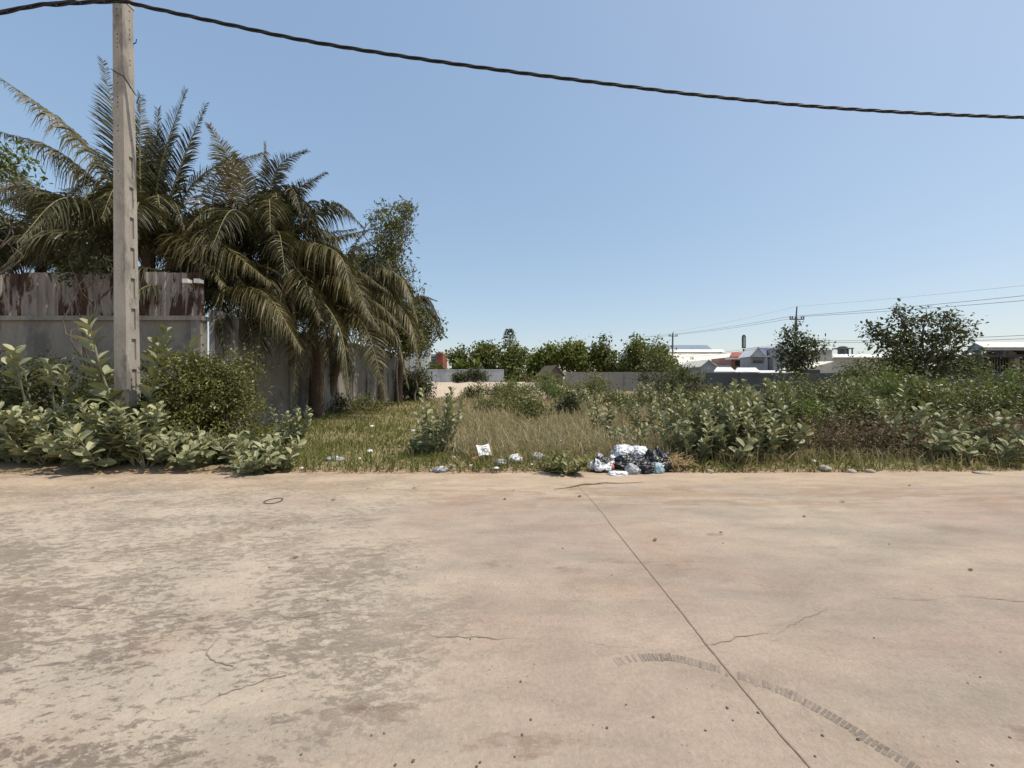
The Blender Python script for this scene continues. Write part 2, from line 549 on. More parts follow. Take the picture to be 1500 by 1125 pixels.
def road_edge_grid():
    XX, YY = np.meshgrid(rx, ry)
    w = 0.07 * np.sin(XX * 1.1) + 0.06 * np.sin(XX * 2.9 + 1 + np.sin(XX)) + 0.035 * np.sin(XX * 9.0 + 2 + 2 * np.sin(XX * 1.7)) + 0.02 * np.sin(XX * 23)
    t = sstep(6.0, 6.7, YY)
    YY = YY + t * (0.011 * XX + w)
    ZZ = 0.0 * XX - 0.03 * sstep(6.5, 6.7, YY - 0.011 * XX) + 0.004 * np.sin(XX * 1.1) * sstep(4.5, 6, YY)
    V = np.stack([XX, YY, ZZ], -1).reshape(-1, 3)
    nx, ny = len(rx), len(ry)
    i = np.arange(ny - 1)[:, None]
    j = np.arange(nx - 1)[None, :]
    Fc = np.stack([i * nx + j, i * nx + j + 1, (i + 1) * nx + j + 1, (i + 1) * nx + j], -1).reshape(-1, 4)
    q = Q()
    q.add(V, Fc)
    tag(q.build('road', road_material(), smooth=True), kind='structure')


road_edge_grid()

M['joint'] = mottled('sandy_joint', (0.21, 0.15, 0.10), (0.31, 0.23, 0.165), 20, 0.95, 0.1, 0)
M['crackm'] = mottled('crack_dirt', (0.21, 0.165, 0.125), (0.29, 0.235, 0.18), 6, 0.95, 0.1, 0)
M['tyre'] = mottled('tyre_rubber_smear', (0.15, 0.13, 0.11), (0.26, 0.22, 0.18), 14, 0.9, 0.1, 0)


def ribbon(pxs, width, name, mat, jit=0.0, step=0.03, z=0.004, brk=True):
    P = smooth_path([gpt(x, y) for x, y in pxs], 60)
    d = np.concatenate([[0], np.cumsum(np.linalg.norm(np.diff(P, axis=0), axis=1))])
    nn = max(8, int(d[-1] / step))
    s = np.linspace(0, d[-1], nn)
    P = np.stack([np.interp(s, d, P[:, k]) for k in range(3)], 1)
    r = np.random.default_rng(int(abs(pxs[0][0]) * 7 + pxs[0][1]))
    T = unit(np.gradient(P, axis=0))
    S = np.stack([-T[:, 1], T[:, 0], 0 * s], 1)
    if jit:
        w = np.zeros(nn)
        for i in range(1, nn):
            w[i] = w[i - 1] * 0.86 + r.normal(0, 1)
        P = P + S * (w * jit)[:, None]
    W = width * (0.55 + 0.9 * r.random(nn))
    if jit and brk:
        W *= np.clip(0.2 + 1.0 * np.sin(s * 2.3 + 1) * np.sin(s * 5.7), 0.12, 1)
    A, B = P - S * W[:, None] / 2, P + S * W[:, None] / 2
    A[:, 2] = B[:, 2] = z
    q = Q()
    i = np.arange(nn - 1)
    q.add(np.vstack([A, B]), np.stack([i, i + nn, i + nn + 1, i + 1], 1)[:, ::-1] * 1)
    tag(q.build(name, mat), kind='structure')


ribbon([(846, 712), (870, 737), (900, 775), (960, 850), (1010, 912), (1060, 976), (1120, 1047), (1180, 1118), (1260, 1215)], 0.0085, 'road_joint', M['joint'], 0.0009, brk=False)
ribbon([(620, 930), (700, 934), (770, 936), (850, 940), (905, 950), (1000, 956), (1045, 941), (1100, 931), (1140, 925), (1180, 905), (1240, 886), (1280, 878), (1350, 877), (1420, 874), (1500, 881), (1580, 876)], 0.006, 'road_crack', M['crackm'], 0.006, 0.02)
ribbon([(60, 888), (180, 896), (300, 905), (360, 897), (430, 904), (500, 896), (560, 902)], 0.006, 'road_crack', M['crackm'], 0.006, 0.02)
ribbon([(326, 930), (305, 955), (312, 968), (345, 976), (250, 978)], 0.006, 'road_crack', M['crackm'], 0.006, 0.02)
ribbon([(290, 1035), (330, 1015), (370, 1000), (420, 985)], 0.006, 'road_crack', M['crackm'], 0.006, 0.02)


def tyre_mark():
    P = smooth_path([gpt(x, y) for x, y in [(886, 974), (930, 964), (985, 964), (1040, 977), (1090, 993), (1140, 1010), (1190, 1034), (1240, 1063), (1290, 1095), (1345, 1128), (1400, 1165)]], 120)
    d = np.concatenate([[0], np.cumsum(np.linalg.norm(np.diff(P, axis=0), axis=1))])
    s = np.arange(0, d[-1], 0.0185)
    C = np.stack([np.interp(s, d, P[:, k]) for k in range(3)], 1)
    T = unit(np.gradient(C, axis=0))
    S = np.stack([-T[:, 1], T[:, 0], 0 * s], 1)
    q = Q()
    r = np.random.default_rng(5)
    strength = 0.5 + 0.5 * np.sin(s * 5.1 + 1) * np.sin(s * 2.3)
    for k in range(len(s)):
        px = 750 + C[k, 0] / C[k, 1] * F
        if 1055 < px < 1080 and r.random() < 0.8 or r.random() > np.clip((px - 880) / 70, 0.05, 1):
            continue
        fade = np.clip(0.35 + 0.5 * strength[k] + r.normal(0, .12), 0, 1) * np.clip((px - 880) / 90, 0.0, 1)
        cut = np.sort(np.concatenate([[-0.029 + r.normal(0, .003), 0.029 + r.normal(0, .003)], r.uniform(-.02, .02, 2)]))
        for a0, b0 in zip(cut[:-1], cut[1:]):        # each bar is a few ragged pieces, edge to edge
            h = r.uniform(0.0052, 0.0078)
            o = T[k] * r.normal(0, .0012)
            p = [C[k] + S[k] * a0 + T[k] * h + o, C[k] + S[k] * b0 + T[k] * h + o, C[k] + S[k] * b0 - T[k] * h + o, C[k] + S[k] * a0 - T[k] * h + o]
            q.quad(*[x + np.array([0, 0, 0.0015]) for x in p], v=float(np.clip(fade + r.normal(0, .10), 0, 1)))
    n = NT('tyre_rubber_smear')
    at_ = n.n('ShaderNodeAttribute', attribute_name='v')
    m = n.done(n.ramp(at_.outputs['Fac'], [(0.0, (0.32, 0.26, 0.205)), (1.0, (0.135, 0.115, 0.097))]), 0.9, 0.1)
    tag(q.build('tyre_mark', m), kind='structure')


tyre_mark()


# ------------------------------------------------------------------ left fences
def corrugated(q, p0, p1, z0, z1, pitch=0.19, amp=0.022, m=0):
    p0, p1 = np.array(p0, float), np.array(p1, float)
    L = np.linalg.norm(p1 - p0)
    T = (p1 - p0) / L
    Nn = np.array([T[1], -T[0]])
    prof_s, prof_a = [], []
    k = int(L / pitch) + 1
    for i in range(k):
        for fr, a in ((0.0, 0), (0.55, 0), (0.65, 1), (0.9, 1)):
            ss = (i + fr) * pitch
            if ss < L:
                prof_s.append(ss)
                prof_a.append(a)
    prof_s.append(L)
    prof_a.append(0)
    s = np.array(prof_s)
    a = np.array(prof_a) * amp
    XY = p0 + s[:, None] * T + a[:, None] * Nn
    n = len(s)
    lo = np.column_stack([XY, np.full(n, z0)])
    hi = np.column_stack([XY, np.full(n, z1)])
    bk = np.column_stack([XY - Nn * 0.004, np.full(n, z1)])
    i = np.arange(n - 1)
    q.add(np.vstack([lo, hi]), np.stack([i, i + 1, i + 1 + n, i + n], 1), 0.5, m)


FY, FX = 10.6, -8.3          # front fence line, side fence line


def fences():
    # front wall
    t = thing('concrete_wall', 'grey concrete panel wall with rusty sheet metal on top, behind the roadside pole', 'wall', (-13.5, FY, 0.05))
    ZC, ZT = 3.25, 4.42
    posts = [-8.42, -11.6, -14.75, -17.9, -21.0]
    for i, x in enumerate(posts[:-1]):
        q = Q()
        q.box(posts[i + 1] + 0.13, x - 0.13, FY, FY + 0.12, -0.1, ZC - 0.12)
        q.build('panel', M['concrete'], t)
    for x in posts:
        q = Q()
        q.box(x - 0.13, x + 0.13, FY - 0.06, FY + 0.18, -0.1, ZC - 0.12)
        q.build('post', M['concrete'], t)
    q = Q()
    q.box(-21.2, -8.25, FY - 0.08, FY + 0.2, ZC - 0.12, ZC)
    q.build('coping', M['concrete'], t)
    x = -8.3
    k = 0
    while x > -20.5:
        w = 0.98
        q = Q()
        dz = 0.03 * math.sin(k * 2.3)
        corrugated(q, (x - w, FY + 0.045 + 0.003 * (k % 2)), (x + 0.02, FY + 0.045 + 0.003 * (k % 2)), ZC + 0.002, ZT + dz, 0.24, 0.03)
        q.build('metal_sheet', M['sheet_rust'], t)
        x -= w
        k += 1
    # side wall
    t = thing('boundary_wall', 'grey concrete and sheet metal wall running back behind the palms', 'wall', (FX, 20, 0.05))
    y = FY + 0.32
    k = 0
    while y < 31:
        y2 = y + 1.95
        q = Q()
        q.box(FX - 0.1, FX + 0.0, y + 0.1, y2 - 0.1, -0.1, 1.95)
        q.build('panel', M['concrete'], t)
        q = Q()
        q.box(FX - 0.14, FX + 0.06, y2 - 0.1, y2 + 0.1, -0.1, 2.04)
        q.build('post', M['concrete'], t)
        q = Q()
        corrugated(q, (FX - 0.05, y2 - 0.98 * 1), (FX - 0.05, y2), 2.055, 3.45 + 0.04 * math.sin(k), 0.2, 0.03)
        q.build('metal_sheet', M['sheet_grey'], t)
        q = Q()
        corrugated(q, (FX - 0.054, y), (FX - 0.054, y2 - 0.96), 2.055, 3.45 + 0.05 * math.sin(k + 2), 0.2, 0.03)
        q.build('metal_sheet', M['sheet_grey'], t)
        q = Q()
        q.box(FX - 0.13, FX + 0.03, y + 0.1, y2 - 0.1, 1.95, 2.05)
        q.build('rail', M['concrete'], t)
        y = y2
        k += 1


fences()


def lamp_post():
    p = at(292, 620, 12.3)
    x, y = p[0], 12.3
    t = thing('lamp_post', 'slim white post with two small floodlights at the wall corner', 'lamp', (x, y, 0.05))
    q = Q()
    top = at(290, 298, y)[2]
    q.tube([(x, y, 0), (x, y, 3), (x - 0.08, y, top)], [0.055, 0.05, 0.045], 10)
    q.build('post', M['steel'], t, True)
    q = Q()
    q.tube([(x - 0.28, y - 0.05, top - 0.06), (x + 0.12, y - 0.05, top - 0.02)], 0.018, 6)
    q.build('bracket', M['steel'], t)
    for dx, tilt in ((-0.2, 0.5), (0.12, -0.45)):
        q = Q()
        q.box(x - 0.08 + dx - 0.05, x - 0.08 + dx + 0.05, y - 0.14, y - 0.075, top - 0.04, top + 0.03)
        q.box(x - 0.08 + dx - 0.06, x - 0.08 + dx + 0.06, y - 0.15, y - 0.14, top - 0.05, top + 0.04)
        o = q.build('floodlight', M['white'], t)
    # two little boxes hung on the sheet metal
    for px, lab in ((274, 'small white junction box on rusty sheet metal, left of its pair'), (291, 'small white junction box on rusty sheet metal, right of its pair')):
        c = at(px, 412, 10.5)
        b = thing('junction_box', lab, 'box', (c[0], 10.5, c[2] - 0.08), 'junction boxes on the wall')
        q = Q()
        q.box(c[0] - 0.07, c[0] + 0.07, 10.45, 10.585, c[2] - 0.045, c[2] + 0.045)
        q.build('case', M['white'], b)
        q = Q()
        q.box(c[0] - 0.08, c[0] + 0.08, 10.435, 10.45, c[2] - 0.055, c[2] + 0.055)
        q.build('lid', M['white'], b)
        q = Q()
        q.tube([(c[0], 10.5, c[2] + 0.045), (c[0] + 0.01, 10.52, c[2] + 0.3), (c[0], 10.56, c[2] + 0.5)], 0.012, 6)
        q.build('conduit', M['black'], b)


lamp_post()


# ------------------------------------------------------------------ roadside pole and cable
PY = 7.65
PX = (188 - 750) / F * PY


def utility_pole():
    t = thing('utility_pole', 'tall tapered concrete utility pole with ladder pockets rising from the roadside bushes', 'utility pole', (PX, PY, 0.0))
    H = 10.4
    lean = -0.0105

    def half(z):
        return 0.145 - 0.0042 * z

    def P(u, w, z):   # u,w in -1..1
        h = half(z)
        return np.array([PX + lean * 0 + u * h - 0.012 * z, PY + w * h, z])

    ch = 0.86
    q = Q()
    # pockets on the +x face
    zs = []
    z = 1.35
    while z < 5.6:
        zs.append((z, z + 0.40))
        z += 0.585
    lev = sorted(set([0.0, H] + [a for p in zs for a in p] + list(np.arange(0.0, H, 0.7))))
    lev = [l for l in lev if not any(a < l < b for a, b in zs)]
    wcol = [-ch, -0.34, 0.34, ch]
    dep = 0.26
    for a, b in zip(lev[:-1], lev[1:]):
        pocket = any(abs(a - p[0]) < 1e-6 for p in zs)
        for w0, w1 in zip(wcol[:-1], wcol[1:]):
            if pocket and w0 == -0.34:
                o = [P(1, w0, a), P(1, w1, a), P(1, w1, b), P(1, w0, b)]
                i = [P(1 - dep, w0, a), P(1 - dep, w1, a), P(1 - dep, w1, b), P(1 - dep, w0, b)]
                q.quad(*i)
                for k in range(4):
                    q.quad(o[k], o[(k + 1) % 4], i[(k + 1) % 4], i[k])
            else:
                q.quad(P(1, w0, a), P(1, w1, a), P(1, w1, b), P(1, w0, b))
        # other faces and chamfers
        ring = [(ch, 1), (-ch, 1), (-1, ch), (-1, -ch), (-ch, -1), (ch, -1), (1, -ch)]
        pairs = list(zip(ring[:-1], ring[1:])) + [((1, ch), (ch, 1))]
        for (u0, w0), (u1, w1) in pairs:
            q.quad(P(u0, w0, a), P(u1, w1, a), P(u1, w1, b), P(u0, w0, b))
    q.quad(P(1, 1, H), P(-1, 1, H), P(-1, -1, H), P(1, -1, H))
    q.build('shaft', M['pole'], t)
    # bolt holes
    q = Q()
    for px_, face in ((0, 0), (1, 1)):
        for py in ((20, 30, 57, 64, 70, 76, 118, 128, 148, 156, 162, 190, 197, 255) if face == 0 else (16, 30, 43, 50, 57, 88, 95, 128, 205)):
            z = CH + (HZ - py) / F * PY
            if face == 0:
                c = P(-0.05, -1, z)
                q = Q()
                q.tube([c + np.array([0, -0.002, 0]), c + np.array([0, 0.02, 0])], 0.012, 6)
                q.build('bolt_hole', M['dark'], t)
            else:
                c = P(1, 0.1, z)
                q = Q()
                q.tube([c + np.array([0.002, 0, 0]), c + np.array([-0.02, 0, 0])], 0.012, 6)
                q.build('bolt_hole', M['dark'], t)
    # wire tied round the shaft
    zt = CH + (HZ - 112) / F * PY
    h = half(zt) + 0.008
    cx = PX - 0.012 * zt
    q = Q()
    loop = [(cx - h, PY + h, zt + 0.06), (cx - h, PY - h, zt + 0.05), (cx, PY - h, zt - 0.03), (cx + h, PY - h, zt - 0.09), (cx + h, PY + h, zt - 0.28), (cx + h + 0.05, PY + h + 0.01, zt - 0.3), (cx + h - 0.01, PY + h + 0.02, zt - 0.42)]
    q.tube(loop, 0.007, 6)
    q.build('wire_tie', M['dark'], t)
    zt = CH + (HZ - 57) / F * PY
    q = Q()
    c = P(1, 0.8, zt)
    q.tube([c + np.array([-0.03, 0, -0.03]), c + np.array([0.05, 0.0, 0.0]), c + np.array([0.06, 0, 0.07])], 0.009, 6)
    q.build('hook', M['dark'], t)
    zt = CH + (HZ - 4) / F * PY
    q = Q()
    h = half(zt) + 0.012
    cx = PX - 0.012 * zt
    q.box(cx - h, cx + h, PY - h, PY + h, zt - 0.05, zt + 0.05)
    q.box(cx - 0.04, cx + 0.04, PY - h - 0.1, PY - h, zt - 0.05, zt + 0.02)
    q.build('cable_clamp', M['steel'], t)


utility_pole()


def overhead_cable():
    pts = [(-420, 120, 7.3), (0, 19, 7.3), (90, 6, 7.35), (180, 2, 7.38), (205, 8, 7.4), (330, 35, 7.5), (450, 60, 7.6), (600, 84, 7.75), (750, 105, 7.9), (900, 124, 8.05), (1050, 142, 8.2), (1250, 160, 8.4), (1500, 172, 8.7), (1800, 176, 9.1), (2200, 160, 9.6)]
    P = smooth_path([at(*p) for p in pts], 420)
    d = np.concatenate([[0], np.cumsum(np.linalg.norm(np.diff(P, axis=0), axis=1))])
    T = unit(np.gradient(P, axis=0))
    U = unit(np.cross(T, [0, 0, 1.0]))
    W = np.cross(U, T)
    q = Q()
    for k in range(3):
        a = d * 2 * math.pi / 1.3 + k * 2 * math.pi / 3
        C = P + 0.02 * (U * np.cos(a)[:, None] + W * np.sin(a)[:, None])
        q.tube(C, 0.016, 6)
    tag(q.build('overhead_cable', M['black'], None, True), 'thick black twisted cable strung across the sky from the roadside pole', 'cable')
    pts = [(-420, 105, 7.6), (0, 16, 7.6), (100, 1, 7.62), (170, -14, 7.64)]
    q = Q()
    q.tube(smooth_path([at(*p) for p in pts], 60), 0.016, 6)
    tag(q.build('service_cable', M['black'], None, True), 'thin black cable climbing to the roadside pole from the left', 'cable')


overhead_cable()


# ------------------------------------------------------------------ palms
def frond_mesh(q, pts, nl=140, lf=0.27, droop=1.25, fwd=0.38, roll=0.0, vmid=0.45, m=0, mr=1, wid=0.019, seed=0):
    r = np.random.default_rng(seed)
    P = smooth_path(pts, 40)
    d = np.concatenate([[0], np.cumsum(np.linalg.norm(np.diff(P, axis=0), axis=1))])
    Lf = d[-1]
    T = unit(np.gradient(P, axis=0))
    up = np.array([0, 0, 1.0])
    hor = unit(np.array([P[-1][0] - P[0][0], P[-1][1] - P[0][1], 0.0]) + 1e-6)
    S0 = np.cross(hor, up)
    S = unit(S0[None] - T * (T @ S0)[:, None])
    B = np.cross(S, T)
    S, B = S * math.cos(roll) + B * math.sin(roll), B * math.cos(roll) - S * math.sin(roll)
    B *= np.sign(B[:, 2:3] + 1e-6)
    q.tube(P, np.linspace(0.026, 0.005, len(P)) * (Lf / 3.2) ** 0.5, 5, mr)
    t = np.linspace(0.10, 0.995, nl)
    for side in (-1, 1):
        tt = np.clip(t + r.normal(0, 0.004, nl), 0.05, 0.999)
        s = tt * Lf
        I = lambda A: np.stack([np.interp(s, d, A[:, k]) for k in range(3)], 1)
        p, Tt, Ss, Bb = I(P), unit(I(T)), unit(I(S)), unit(I(B))
        prof = np.clip(np.sin(np.clip(tt * 1.02 + 0.08, 0, 1) * math.pi) ** 0.6, 0.30, 1) * (1 - 0.35 * tt)
        L = min(lf * Lf, 1.15) * prof * r.uniform(0.8, 1.12, nl)
        f = fwd + 0.6 * tt ** 2
        D = unit(side * Ss * 1.0 + Tt * f[:, None] + Bb * 0.25 + r.normal(0, 0.09, (nl, 3)))
        dr = droop * (0.55 + 0.9 * r.random(nl)) * (1 - 0.35 * tt)
        w = wid * (0.7 + 0.5 * r.random(nl)) * np.clip(L / 0.6, 0.6, 1.3)
        rows = []
        wd_ = unit(Tt + 0.35 * Bb + r.normal(0, 0.3, (nl, 3)))
        us = [0, 0.3, 0.65, 1.0]
        for u, ww in zip(us, [0.7, 1.0, 0.75, 0.08]):
            c = p + D * (L * u * (1 - 0.18 * dr * u))[:, None] - up * (L * dr * u * u * 0.75)[:, None]
            rows.append(c - wd_ * (w * ww)[:, None])
            rows.append(c + wd_ * (w * ww)[:, None])
        V = np.stack(rows, 1).reshape(-1, 3)
        b = (np.arange(nl) * 8)[:, None, None]
        Fc = (np.array([[0, 1, 3, 2], [2, 3, 5, 4], [4, 5, 7, 6]])[None] + b).reshape(-1, 4)
        v = np.clip(vmid + r.normal(0, 0.15, nl) + 0.22 * (r.random(nl) < 0.06), 0, 1)
        q.add(V, Fc, np.repeat(v, 3), m)


def palm(label, base, crown, fronds, extra=0, seed=1, trunk_r=0.16, extra_len=2.2, fronds_dead=(), shaggy=False):
    cx = at(*crown)
    t = thing('coconut_palm', label, 'palm tree', (base[0], base[1], float(ground_z(base[0], base[1]))), 'coconut palms')
    r = np.random.default_rng(seed)
    q = Q()
    b = np.array([base[0], base[1], -0.05])
    n = 26
    mid = (b + cx) / 2 + np.array([r.normal(0, 0.12), r.normal(0, 0.12), 0])
    P = smooth_path([b, mid, cx], n)
    R = trunk_r * (1.25 - 0.45 * np.linspace(0, 1, n)) * (1 + 0.07 * (np.arange(n) % 2)) + trunk_r * 0.5 * np.exp(-np.linspace(0, 1, n) * 9)
    q.tube(P, R, 10)
    q.build('trunk', M['palm_trunk'], t, True)
    k = 0
    for fr in fronds:
        kw = {}
        if isinstance(fr[-1], dict):
            kw = fr[-1]
            fr = fr[:-1]
        pts = [at(p[0], p[1], crown[2] + (p[2] if len(p) > 2 else 0)) for p in fr]
        q = Q()
        k += 1
        frond_mesh(q, pts, seed=seed * 100 + k, **dict(dict(vmid=float(r.uniform(0.15, 0.75)), roll=float(r.normal(0, 0.25))), **kw))
        q.build('frond', [M['palm'], M['rachis']], t)
    for fr in fronds_dead:
        pts = [at(p[0], p[1], crown[2] + (p[2] if len(p) > 2 else 0)) for p in fr]
        q = Q()
        k += 1
        frond_mesh(q, pts, nl=50, droop=1.6, fwd=0.9, lf=0.16, vmid=0.5, seed=seed * 100 + k)
        tag(q.build('dead_frond', [M['palm_dead'], M['palm_dead']], t), 'dry brown hanging frond')
    for i in range(extra):
        a = i * 2.4 + r.uniform(-0.3, 0.3)
        el = r.uniform(-0.1, 1.15)
        L = extra_len * r.uniform(0.75, 1.1)
        h = np.array([math.cos(a), math.sin(a), 0])
        p1 = cx + h * L * 0.35 * math.cos(el) + np.array([0, 0, L * 0.38 * math.sin(el) + 0.15])
        p2 = cx + h * L * 0.72 * math.cos(el) + np.array([0, 0, L * (0.62 * math.sin(el) - 0.05)])
        p3 = cx + h * L * (0.95 * math.cos(el) + 0.05) + np.array([0, 0, L * (0.7 * math.sin(el) - 0.45)])
        q = Q()
        k += 1
        frond_mesh(q, [cx, p1, p2, p3], seed=seed * 100 + k, vmid=float(r.uniform(0.1, 0.45)), nl=120)
        q.build('frond', [M['palm'], M['rachis']], t)
    if shaggy:
        q = Q()
        for i in range(46):
            a = r.uniform(0, 6.28)
            z0 = r.uniform(0.35, 1.0)
            p = b + (cx - b) * z0
            h = np.array([math.cos(a), math.sin(a), 0])
            L = r.uniform(0.5, 1.1)
            pts = smooth_path([p + h * trunk_r * 0.8, p + h * (trunk_r + 0.12) - np.array([0, 0, L * 0.3]), p + h * (trunk_r + 0.05 + 0.15 * r.random()) - np.array([0, 0, L])], 6)
            q.tube(pts, np.linspace(0.03, 0.008, 6), 4, 0, r.random())
        q.build('fibre_skirt', M['palm_dead'], t)
    return t


def all_palms():
    palm('leftmost coconut palm, low dark fronds massed over the rusty sheet metal', (-15.4, 13.2), (60, 385, 13.2), [
        [(60, 382), (30, 325), (-50, 290, -0.8)],
        [(60, 382), (100, 338, -.5), (155, 335, -1.0)],
        [(58, 384), (10, 350, -.6), (-50, 420, -1.2)],
        [(62, 385), (120, 360, -.5), (172, 425, -1.2)],
        [(58, 378), (48, 300), (5, 225, 0.3), dict(droop=.8)],
        [(60, 380), (85, 300), (130, 262, -.3)],
        [(64, 388), (95, 372, -1.0), (130, 440, -1.7)],
        [(55, 388), (20, 378, -1.0), (-20, 450, -1.6)],
    ], 26, 3, 0.16, 3.2)
    palm('tall coconut palm with upright fronds just behind the roadside pole', (-10.6, 11.9), (218, 372, 11.9), [
        [(205, 352), (168, 268, -.2), (100, 186, -.5), (-20, 100, -.8), dict(droop=1.7, nl=150, vmid=0.55)],
        [(200, 356), (152, 282, -.3), (85, 222, -.7), (-10, 190, -1.0), dict(droop=1.8, vmid=.3)],
        [(198, 360), (140, 318, -.5), (60, 285, -1.0), (-20, 300, -1.4), dict(droop=1.8, vmid=.15)],
        [(202, 350), (178, 225), (150, 88, 0.2), dict(droop=.45, fwd=.85, lf=.25)],
        [(210, 350), (205, 250), (206, 140, 0.3), dict(droop=.45, fwd=.85, lf=.25, vmid=.35)],
        [(218, 352), (226, 260, .4), (232, 160, .6), dict(droop=.45, fwd=.85, lf=.25, vmid=.3)],
        [(222, 350), (235, 245, -.2), (272, 132, -.3), dict(droop=.45, fwd=.85, lf=.25, vmid=.1)],
        [(230, 355), (262, 250, -.3), (302, 152, -.4), dict(droop=.45, fwd=.85, lf=.25, vmid=.15)],
        [(235, 360), (282, 270, .3), (345, 225, .6), dict(droop=.7, fwd=.6)],
        [(196, 355), (120, 300, -.3), (30, 275, -.6), (-40, 300, -.8), dict(droop=1.5)],
        [(196, 362), (120, 340, -.6), (20, 350, -1.2), dict(droop=1.5, nl=150)],
        [(226, 365), (215, 300, .4), (225, 200, .9), dict(droop=.45, fwd=.85, lf=.25, vmid=.2)],
        [(214, 368), (160, 350, -.9), (90, 395, -1.6)],
        [(240, 368), (300, 320, .1), (345, 360, .2)],
        [(245, 372), (275, 350, -.7), (330, 420, -1.3)],
    ], 22, 5, 0.19, 3.4)
    palm('short coconut palm arching forward over the wall corner', (-8.9, 11.9), (290, 440, 11.9), [
        [(262, 425, -.2), (272, 362, -.4), (306, 346, -.7), (398, 415, -1.0), dict(droop=1.5, nl=150, vmid=0.65)],
        [(292, 440), (330, 424, -.4), (388, 430, -.7), (442, 512, -.9), dict(droop=1.5, nl=150, vmid=0.66)],
        [(288, 438), (255, 350, .1), (210, 330, .2)],
        [(292, 436), (295, 360, .2), (300, 345, .2), dict(vmid=.3)],
        [(286, 442), (250, 395, -.4), (215, 420, -.7)],
        [(294, 440), (318, 440, -.4), (330, 520, -.7)],
        [(296, 438), (340, 380, .3), (400, 395, .5)],
    ], 9, 8, 0.14, 2.3)
    palm('broad coconut palm with brownish arching fronds in the middle of the palm clump', (-8.85, 13.6), (392, 360, 13.6), [
        [(385, 345), (352, 262, -.1), (306, 182, -.2), dict(droop=.6, fwd=.6, lf=.27, roll=1.0)],
        [(372, 360, -.4), (312, 300, -.9), (345, 242, -1.0), (390, 222, -1.0), dict(droop=1.5, vmid=0.78, nl=150)],
        [(392, 345), (398, 270, -.3), (416, 236, -.4), (450, 220, -.5), dict(droop=.6, fwd=.6, lf=.28)],
        [(393, 345), (390, 280, -.2), (388, 208, -.2), dict(lf=0.14, vmid=.7, droop=.4, fwd=1.2)],
        [(400, 348), (428, 285, -.2), (478, 252, -.3), dict(droop=.8, lf=.3)],
        [(404, 352), (450, 298, .1), (482, 300, .2), dict(vmid=.25)],
        [(405, 362), (450, 322, -.3), (492, 298, -.5), (530, 330, -.6), dict(droop=1.5)],
        [(402, 368), (445, 355, -.6), (498, 375, -1.0), (515, 440, -1.1), dict(droop=1.5)],
        [(385, 368), (345, 365, -.6), (318, 430, -1.0)],
        [(380, 355), (330, 310, .2), (275, 305, .4)],
        [(398, 372), (440, 400, -.9), (470, 470, -1.4)],
        [(392, 378), (392, 395, -1.2), (385, 470, -1.7)],
        [(400, 356), (470, 352, .4), (560, 332, .7), dict(vmid=.6, droop=.9)],
    ], 26, 11, 0.2, 3.3, [[(392, 366), (378, 400, -.8), (372, 470, -1.3)], [(396, 366), (420, 400, -.8), (432, 470, -1.2)]])
    palm('coconut palm with shaggy brown trunk standing in front of the wall', (-7.75, 15.7), (458, 468, 15.7), [
        [(460, 462), (492, 448, -.5), (535, 480, -1.0), (566, 585, -1.3), dict(droop=.8, nl=150, vmid=.5)],
        [(464, 460), (525, 462, -.2), (575, 485, -.4), (598, 565, -.5), dict(droop=1.5, vmid=.6)],
        [(455, 458), (475, 415, .2), (520, 398, .3), (566, 425, .4)],
        [(458, 466), (480, 436, -.4), (520, 430, -.8), (560, 490, -1.0)],
        [(456, 456), (436, 398, .2), (395, 385, .3)],
        [(462, 468), (496, 500, -.9), (510, 585, -1.3), dict(vmid=.3)],
        [(450, 466), (420, 460, -.7), (405, 540, -1.1)],
        [(462, 456), (500, 380, .4), (560, 345, .8), dict(vmid=.6)],
        [(456, 456), (460, 380, .4), (480, 335, .5)],
        [(466, 462), (540, 440, .4), (600, 490, .6)],
    ], 18, 14, 0.2, 3.1, [[(452, 472), (396, 490, -1.2), (392, 520, -1.5), (418, 590, -1.5)], [(462, 472), (478, 500, -.5), (470, 570, -.6)], [(455, 474), (440, 500, -.4), (446, 560, -.5)]], True)
    palm('coconut palm mostly hidden in the middle of the clump with low hanging fronds', (-8.75, 14.9), (432, 425, 14.9), [
        [(432, 422), (390, 395, -.6), (340, 400, -1.2), (300, 455, -1.5), dict(droop=1.5)],
        [(434, 424), (470, 400, -.6), (520, 415, -1.0), (540, 470, -1.2)],
        [(428, 426), (395, 425, -1.5), (352, 450, -2.6), (335, 540, -2.9), dict(vmid=.55)],
        [(430, 428), (410, 430, -1.4), (385, 470, -2.4), (372, 565, -2.7), dict(vmid=.25)],
        [(434, 428), (440, 440, -1.2), (436, 490, -2.0), (430, 575, -2.2), dict(vmid=.5)],
        [(436, 428), (470, 440, -1.2), (500, 490, -1.8), (512, 575, -2.0), dict(vmid=.35)],
        [(430, 424), (400, 410, -1.0), (372, 440, -1.6), (360, 520, -1.8)],
        [(436, 426), (450, 420, -1.0), (470, 460, -1.6), (478, 530, -1.8)],
        [(432, 420), (420, 350, .2), (380, 320, .5)],
        [(434, 420), (470, 350, .2), (520, 335, .5)],
    ], 24, 23, 0.18, 3.3)
    palm('coconut palm hidden between the tall trunk and the feathery tree', (-8.8, 18.2), (515, 430, 18.2), [
        [(515, 428), (480, 390, -.4), (440, 380, -.9)],
        [(517, 428), (550, 395, -.4), (590, 410, -.8), (612, 470, -1.0)],
        [(515, 430), (530, 440, -1.0), (548, 480, -1.6), (556, 560, -1.9)],
        [(513, 430), (490, 440, -1.0), (482, 490, -1.6), (484, 560, -1.9)],
        [(516, 426), (520, 360, .2), (545, 330, .4)],
        [(516, 428), (560, 430, -.6), (600, 470, -1.0), (615, 540, -1.2)],
    ], 20, 27, 0.18, 3.4)
